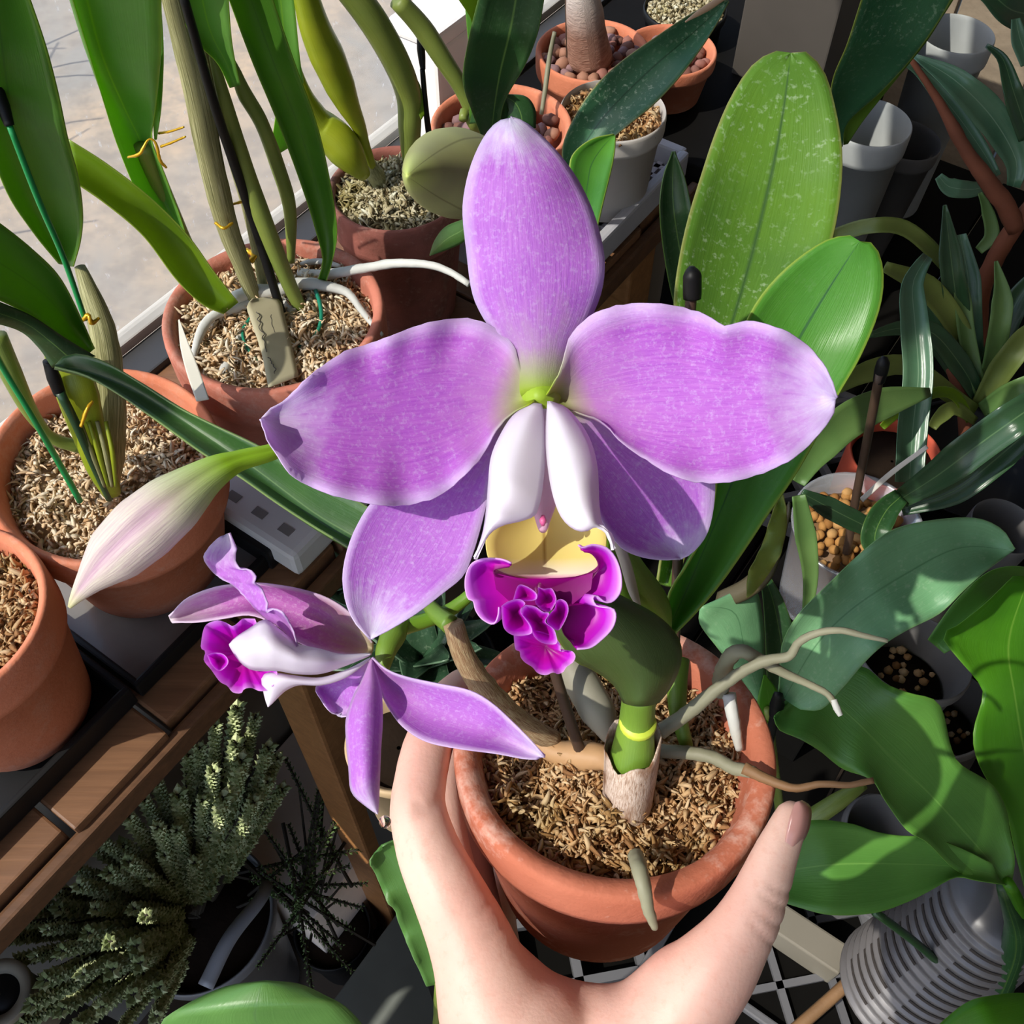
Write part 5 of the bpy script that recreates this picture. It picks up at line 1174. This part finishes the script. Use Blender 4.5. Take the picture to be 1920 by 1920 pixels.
stake([(1650, 700, .50), (1625, 830, .54), (1600, 960, .575), (1578, 1100, .615)], [9, 8, 8], M_stake, 'brown stake with a thick tip in the clear pot of pellets', ([(1659, 668, .495), (1657, 676, .496), (1648, 715, .505)], [5, 12, 13, 13, 12, 11]))
t2 = strap('plant_label', [(1615, 938), (1670, 888), (1738, 838)], [5, 5, 4], [.58, .565, .55], plain('tag_stick_white', hexc(206, 200, 190), .5), None, th=.001); tag(t2, 'narrow white tag stick lying over the clear pot', 'tag')

def stand(label, c, zb, w):
    o = bench_box('plant_stand', E.dot(c) - w, E.dot(c) + w, N.dot(c) - w, N.dot(c) + w, ZT, zb, M_tbl, None, label=label); o['category'] = 'stand'
stand('low black stand under the clear pot of pellets', cP, cP.z - .085, .036)
# small terracotta pot behind and the white lattice tray
cR = P(1680, 850, .70); hR = cR.z - ZT
t = thing('flower_pot', 'red terracotta pot behind the clear pot of pellets', 'pot', cR - Z * hR)
mb = MB(); pot_mesh(mb, cR, .032, hR, Z, .3, .1, .8); mb.build('pot_shell', plain('terracotta_red', hexc(186, 84, 62), .8, .2, .2), t)
mb = MB(); add_lathe(mb, cR - Z * .01, [(.001, .001), (.028, 0), (.0282, -.01)], 24); mb.build('soil', M_soil, t)
def lattice(label, c, w, h, th, mat, ux, uy, k=5):
    t = thing('lattice_tray', label, 'tray', c)
    up = ux.cross(uy).normalized()
    for s in (-1, 1):
        mb = MB(); add_box(mb, c + uy * (h / 2 * s), ux * (w / 2), uy * (th * .7), up * (th * 1.6)); mb.build('tray_side', mat, t, smooth=False, bevel=th * .3)
        mb = MB(); add_box(mb, c + ux * (w / 2 * s), ux * (th * .7), uy * (h / 2), up * (th * 1.6)); mb.build('tray_side', mat, t, smooth=False, bevel=th * .3)
    for i in range(-k, k + 1):
        for s in (-1, 1):
            a = V((i * w / k / 1.0, -h / 2)); b = V((i * w / k + s * h, h / 2))
            # clip to the frame
            def clip(p, q):
                out = []
                for t_ in (0, 1):
                    out.append(p if t_ == 0 else q)
                p, q = out; d = q - p
                lo, hi = 0, 1
                if abs(d.x) > 1e-9:
                    t0, t1 = (-w / 2 - p.x) / d.x, (w / 2 - p.x) / d.x
                    lo, hi = max(lo, min(t0, t1)), min(hi, max(t0, t1))
                return (p + d * lo, p + d * hi) if hi - lo > .05 else None
            r_ = clip(a, b)
            if not r_: continue
            pa, pb = c + ux * r_[0].x + uy * r_[0].y, c + ux * r_[1].x + uy * r_[1].y
            d = (pb - pa); L = d.length
            if L < th * 2: continue
            d.normalize()
            mb = MB(); add_box(mb, (pa + pb) / 2, d * (L / 2), up.cross(d) * th * .6, up * th); mb.build('lattice_bar', mat, t, smooth=False)
    return t
M_lat = plain('lattice_white', hexc(104, 104, 106), .4, .4, .15)
p = PZ(1580, 880, .70)
lattice('white lattice tray edge left of the clear pot', p + N * -.02, .16, .16, .004, M_lat, (RT * .5 + V((0, .87, 0))).normalized(), (RT * .87 - V((0, .5, 0))).normalized(), 4)
p = PZ(1085, 1735, .675)
lattice('white lattice rack under the held pot between hand and rim', p, .12, .10, .005, M_lat, E, N, 2)
p = PZ(1555, 1830, .66)
lattice('white lattice crate corner at the bottom right of the hand', p, .10, .10, .004, M_lat, E, N, 2)
p = PZ(1515, 1760, .68)
wcr = bench_box('plastic_tub', E.dot(p) - .012, E.dot(p) + .008, N.dot(p) - .025, N.dot(p) + .03, ZT, ZT + .03, plain('tub_beige', hexc(128, 122, 108), .5, .4, .1), None, label='dull beige plastic tub right of the thumb base'); wcr['category'] = 'tub'

# ribbed clear pot tipped on its side
a0 = P(1885, 1690, .53); a1 = P(1690, 1850, .62)
ax_ = (a0 - a1); L = ax_.length; ax_.normalize()
t = thing('ribbed_cup', 'clear grey plastic pot with slit ribs tipped over in the lower right', 'cup', a1)
n = NT('rib_plastic'); uvn = n.n('ShaderNodeSeparateXYZ'); n.l(n.n('ShaderNodeUVMap').outputs[0], uvn.inputs[0])
M_rib = plain('rib_plastic', hexc(104, 101, 100), .3, .5, .25, 60, .1)
prof = []
m = 15
for k in range(m + 1):
    r_ = lerp(.038, .030, k / m); h = L * k / m
    prof += [(r_, h), (r_ * 1.03, h + L / m * .25), (r_ * 1.03, h + L / m * .5), (r_ * .97, h + L / m * .55), (r_ * .97, h + L / m * .95)]
prof = [(.001, 0)] + prof + [(.001, L * 1.06)]
mb = MB(); add_lathe(mb, a1, prof, 40, ax_); mb.build('cup_shell', M_rib, t)
M_slit = plain('slit_dark', hexc(52, 46, 42), .7)
xx = ax_.orthogonal().normalized(); yy = ax_.cross(xx)
for s in range(6):
    th0 = s * 6.283 / 6
    mb = MB()
    for k in range(1, m - 1):
        for q in range(6):
            ta, tb = th0 + .12 * q, th0 + .12 * (q + 1)
            r_ = lerp(.038, .030, k / m) * 1.0; h = L * (k + .75) / m; hw = L / m * .13
            vs = [a1 + (xx * math.cos(a) + yy * math.sin(a)) * (r_ * .985) + ax_ * (h + z_) for a in (ta, tb) for z_ in (-hw, hw)]
            vs2 = [a1 + (xx * math.cos(a) + yy * math.sin(a)) * (r_ * .95) + ax_ * (h + z_) for a in (ta, tb) for z_ in (-hw, hw)]
            mb.add(vs + vs2, [[0, 1, 3, 2], [4, 6, 7, 5], [0, 4, 5, 1], [2, 3, 7, 6], [0, 2, 6, 4], [1, 5, 7, 3]])
    mb.build('slit_column', M_slit, t, smooth=False)

# crumpled grey sheets of plastic and grey pots between the leaves
def greypot(label, x, y, d, r, h, mat, ax=Z, soil=True, pale=False):
    c = P(x, y, d); ax = V(ax).normalized()
    if abs(ax.z) > .995: h = c.z - ZT
    t = thing('flower_pot', label, 'pot', c - ax * h)
    mb = MB(); pot_mesh(mb, c, r, h, ax, .12, .06, .72); mb.build('pot_shell', mat, t)
    if soil:
        mb = MB(); add_lathe(mb, c - ax * h * .35, [(.001, .001), (r * .72, 0), (r * .68, -.01)], 24, ax); mb.build('soil', M_soil, t)
        rnd = random.Random(int(x)); mb = MB()
        for k in range(26):
            a = rnd.random() * 6.28; q = r * .66 * math.sqrt(rnd.random()); u = ax.orthogonal().normalized(); v = ax.cross(u)
            add_blob(mb, c - ax * (h * .35 - .001) + u * math.cos(a) * q + v * math.sin(a) * q, r * rnd.uniform(.05, .1), k, 1, .3)
        mb.build('grit', M_moss_tan if not pale else M_flakes, t, kind='stuff')
    return t
M_potw = plain('pot_white_shade', hexc(176, 180, 178), .45, .3, .15)
M_potg = plain('pot_grey', hexc(104, 102, 100), .45, .4, .2)
greypot('tall white pot of gritty soil at the top right', 1795, 62, .98, .036, .12, M_potw, Z, True, True)
greypot('white pot half hidden behind the upright dark leaf', 1632, 228, .88, .036, .13, M_potw, Z, True, True)
greypot('grey pot between the two white pots', 1700, 260, .98, .034, .16, M_potg, V((.06, 0, 1)), False)
greypot('grey pot in the shade beneath the broad blue-green leaf', 1715, 1225, .60, .034, .07, M_potg, V((.1, .2, 1)), True)
greypot('grey pot behind the lobed leaf', 1760, 1330, .66, .034, .09, M_potg, V((-.2, .1, 1)), True)
greypot('dark grey pot seen through the notch of the lobed leaf', 1660, 1570, .56, .024, .06, M_potg, V((.3, -.1, 1)), False)
greypot('small grey pot at the right edge below the dark strap leaf', 1885, 985, .66, .022, .08, M_potg, V((.1, 0, 1)), False)
o = bench_box('storage_box', .767, .85, .232, .31, ZB, ZB + .11, plain('box_grey_beige', hexc(76, 71, 65), .6, .3, .1), None, label='plain grey-beige box at the top behind the frosted leaf'); o['category'] = 'box'
greypot('dark brown pot at the top between box and upright leaf', 1560, 30, 1.0, .03, .12, M_soil, Z, False)

# upright dark leaf plant, top right
ud = thing('dark_leaf_orchid', 'orchid with a large upright dark green folded leaf at the top right', 'orchid', PZ(1560, 420, ZT))
blade('leaf', [(1548, 300), (1556, 220), (1562, 150), (1590, 80), (1625, -30)], [(1580, 275), (1590, 230), (1650, 175), (1710, 110), (1760, 40), (1800, -30)], [.60, .55, .51, .48], leaf_mat('leaf_upright_dark', hexc(50, 96, 62), hexc(40, 82, 54), hexc(150, 160, 50), None, .15, hexc(90, 160, 20), .36, .25, .2), ud, M=[(1562, 290), (1568, 215), (1610, 150), (1660, 80), (1710, -30)], dm=.008, th=.0012, nu=11, nv=32)
blade('leaf', [(1582, 272), (1590, 228), (1650, 172), (1710, 108), (1765, 35), (1800, -20)], [(1590, 270), (1620, 225), (1680, 150), (1740, 75), (1780, 10), (1802, -20)], [.602, .56, .53, .50], leaf_mat('leaf_upright_under', hexc(84, 116, 30), hexc(66, 96, 26), None, None, .2, None, .4), ud, dm=.003, th=.001)
T('stem', [(1565, 285, .605), (1550, 360, .64), (1530, 470, .69), (1520, 560, .74)], [12, 14, 13], M_cane, ud, seg=10)

# trunk plant with red-brown stem
tp = thing('woody_houseplant', 'plant with a reddish brown woody stem and long grey-green leaves at the right edge', 'plant', PZ(1880, 700, ZT))
M_redbark = plain('bark_reddish', hexc(130, 78, 56), .8, .2, .4, 80, .6)
T('stem', [(1706, 108, .72), (1760, 190, .73), (1810, 280, .74), (1852, 340, .75), (1885, 385, .76), (1905, 430, .77)], [5, 7, 12, 14, 18, 16], M_redbark, tp, seg=10, bump=.15)
T('stem', [(1960, 350, .76), (1910, 415, .77), (1868, 480, .79), (1842, 540, .81), (1838, 600, .84), (1850, 760, .93)], [14, 18, 17, 14, 12, 10], M_redbark, tp, seg=10, bump=.2)
strap('leaf', [(1900, 350), (1905, 300), (1860, 220), (1790, 150), (1715, 105)], [12, 28, 34, 24, 4], [.74, .72, .70, .71], M_s_gr, tp, dm=.006, th=.001)
strap('leaf', [(1870, 330), (1840, 280), (1790, 210), (1730, 140), (1690, 115)], [8, 16, 20, 14, 3], [.75, .74, .73], M_s_gr, tp, dm=.004, th=.001)
strap('leaf', [(1930, 260), (1900, 170), (1880, 110), (1850, 85)], [20, 22, 14, 4], [.72, .70, .70], M_s_dk, tp, dm=.004, th=.001)
strap('leaf', [(1960, 30), (1900, 20), (1860, -10), (1820, -30)], [34, 34, 24, 10], [.72, .70, .70], M_s_dk, tp, dm=.004, th=.001)
strap('leaf', [(1930, 120), (1912, 70), (1905, 35)], [16, 18, 8], [.70, .69], M_s_gr, tp, dm=.003, th=.001)
strap('leaf', [(1850, 350), (1820, 355), (1780, 350), (1760, 330)], [10, 16, 18, 8], [.78, .77, .77], M_s_gr, tp, dm=.003, th=.001)
strap('leaf', [(1835, 470), (1860, 440), (1850, 390), (1838, 362)], [8, 14, 12, 4], [.79, .78, .77], M_s_mt, tp, dm=.003, th=.001)

# rosette strap plant
rp = thing('strap_leaf_plant', 'bushy plant of arching glossy strap leaves on the right', 'plant', PZ(1830, 830, ZT))
for mid, w, d, m in (([(1800, 660), (1795, 580), (1785, 500), (1772, 385)], [22, 24, 22, 3], [.74, .70, .68], M_s_dk),
                     ([(1830, 690), (1820, 600), (1815, 520), (1800, 440)], [16, 22, 24, 12], [.75, .72, .71], M_s_gr),
                     ([(1825, 700), (1800, 620), (1740, 540), (1660, 500)], [14, 22, 24, 10], [.74, .71, .68], M_s_ol),
                     ([(1850, 720), (1870, 640), (1880, 560), (1868, 490)], [14, 20, 20, 3], [.74, .71, .70], M_s_mt),
                     ([(1840, 740), (1815, 640), (1805, 560), (1790, 470)], [12, 16, 16, 4], [.74, .72, .70], M_s_mt),
                     ([(1835, 760), (1880, 690), (1930, 630), (1980, 590)], [14, 24, 24, 10], [.74, .71, .70], M_s_ol),
                     ([(1840, 770), (1890, 740), (1940, 720), (1990, 710)], [14, 20, 20, 10], [.74, .71, .70], M_s_mt),
                     ([(1835, 750), (1870, 650), (1910, 560), (1960, 500)], [12, 22, 24, 10], [.75, .73, .71], M_s_dk),
                     ([(1835, 745), (1805, 690), (1750, 625), (1690, 615), (1625, 630)], [14, 22, 20, 14, 4], [.74, .71, .69], M_s_dk),
                     ([(1830, 770), (1790, 745), (1700, 685), (1620, 700), (1560, 735)], [12, 18, 18, 20, 8], [.74, .70, .67], M_s_ol),
                     ([(1820, 790), (1795, 745), (1760, 735), (1700, 760), (1655, 800)], [8, 10, 10, 11, 6], [.74, .70, .66], M_leafB),
                     ([(1830, 790), (1790, 765), (1760, 785), (1748, 802)], [8, 12, 14, 8], [.74, .72, .72], M_s_ol),
                     ([(1835, 800), (1870, 790), (1905, 785)], [8, 12, 6], [.74, .73], M_s_ol), ([(1830, 805), (1860, 815), (1890, 822)], [8, 12, 6], [.73, .72], M_s_ol),
                     ([(1850, 700), (1900, 650), (1960, 640)], [12, 20, 14], [.77, .75], M_s_dk), ([(1800, 720), (1760, 640), (1720, 560), (1700, 520)], [10, 20, 22, 14], [.78, .76, .75], M_s_dk)):
    strap('leaf', mid, w, d, m, rp, th=.001, dm=.005)
T('stem', [(1785, 690, .745), (1805, 750, .75), (1810, 820, .76), (1812, 880, .79)], [12, 13, 11, 10], M_redbark, rp, seg=10)
strap('leaf', [(1705, 905), (1712, 800), (1722, 700), (1715, 600), (1712, 530), (1740, 480)], [26, 28, 28, 28, 24, 10], [.60, .60, .60, .62], M_s_gr, rp, th=.001, dm=.006, nv=26)
strap('leaf', [(1560, 445), (1620, 425), (1690, 425), (1745, 465), (1790, 520)], [14, 14, 15, 15, 10], [.70, .68, .69, .72], M_s_ol, rp, th=.001, dm=.003)
cS = P(1820, 860, .80); hS = cS.z - ZT
mb = MB(); add_lathe(mb, cS, [(.001, -hS), (.045, -hS), (.058, 0), (.06, .001), (.054, -.004), (.052, -.015), (.001, -.014)], 36); mb.build('flower_pot', M_black, rp)
sd = thing('dark_leaf_plant', 'dark folded leaf standing in shade left of the frosted leaf', 'plant', PZ(1270, 560, ZT))
blade('leaf', [(1290, 640), (1262, 560), (1245, 470), (1238, 390), (1245, 330), (1262, 285)], [(1330, 640), (1310, 520), (1300, 420), (1285, 340), (1264, 285)], [.54, .50, .47, .46], M_leafD, sd, M=[(1308, 640), (1280, 500), (1262, 380), (1263, 285)], dm=.006, th=.0012)
T('stem', [(1310, 630, .54), (1316, 720, .60), (1320, 800, .68)], [12, 12], M_cane, sd, seg=8)

# leaves near the bottom edge
bl_ = thing('low_leaf_plant', 'plant with smooth green leaves at the bottom left of the hand', 'plant', P(560, 2050, .55))
M_low = leaf_mat('leaf_smooth_mid_green', hexc(92, 138, 66), hexc(78, 122, 56), hexc(110, 150, 90), hexc(84, 126, 66), .15, hexc(110, 170, 40), .4, 0, .1, .03)
blade('leaf', [(560, 2080), (420, 2040), (330, 1970), (298, 1925), (340, 1888), (420, 1850), (495, 1838)], [(600, 2080), (700, 2010), (690, 1940), (650, 1890), (610, 1866), (560, 1844), (500, 1838)], [.42, .39, .37, .375], M_low, bl_, dm=-.008, th=.001, nu=11, nv=30)
blade('leaf', [(800, 1850), (752, 1742), (742, 1708), (726, 1690), (705, 1640), (694, 1615), (714, 1590)], [(850, 1840), (830, 1720), (790, 1620), (745, 1578), (718, 1588)], [.40, .385, .375], M_low, bl_, dm=.003, th=.001, ruf=(.002, 3), nu=9, nv=30)
T('stem', [(575, 2080, .42), (570, 2200, .50), (560, 2300, .60)], [12, 12], M_cane, bl_, seg=8)
T('stem', [(825, 1845, .40), (800, 1980, .46), (650, 2200, .56)], [10, 10], M_cane, bl_, seg=8)
cq = P(565, 2290, .60)
mb = MB(); pot_mesh(mb, cq, .045, cq.z, Z, .2, .08, .7); mb.build('flower_pot', M_black, bl_)
mb = MB(); add_lathe(mb, cq - Z * .01, [(.001, .001), (.040, 0), (.0405, -.01)], 24); mb.build('soil', M_soil, bl_)
c = P(-6, 1862, .80)
t = thing('flower_pot', 'round beige pot with a dark opening at the lower left edge', 'pot', c - Z * .09)
mb = MB(); pot_mesh(mb, c, .026, .09, Z, .1, .35, .8); mb.build('pot_shell', plain('pot_beige_dull', hexc(136, 128, 112), .6, .3, .1), t)
mb = MB(); add_lathe(mb, c - Z * .006, [(.001, .001), (.0165, 0), (.0165, -.01)], 24); mb.build('soil', M_black, t)
floor_stand('tall black stand under the round beige pot at the lower left', c, c.z - .09, .018)
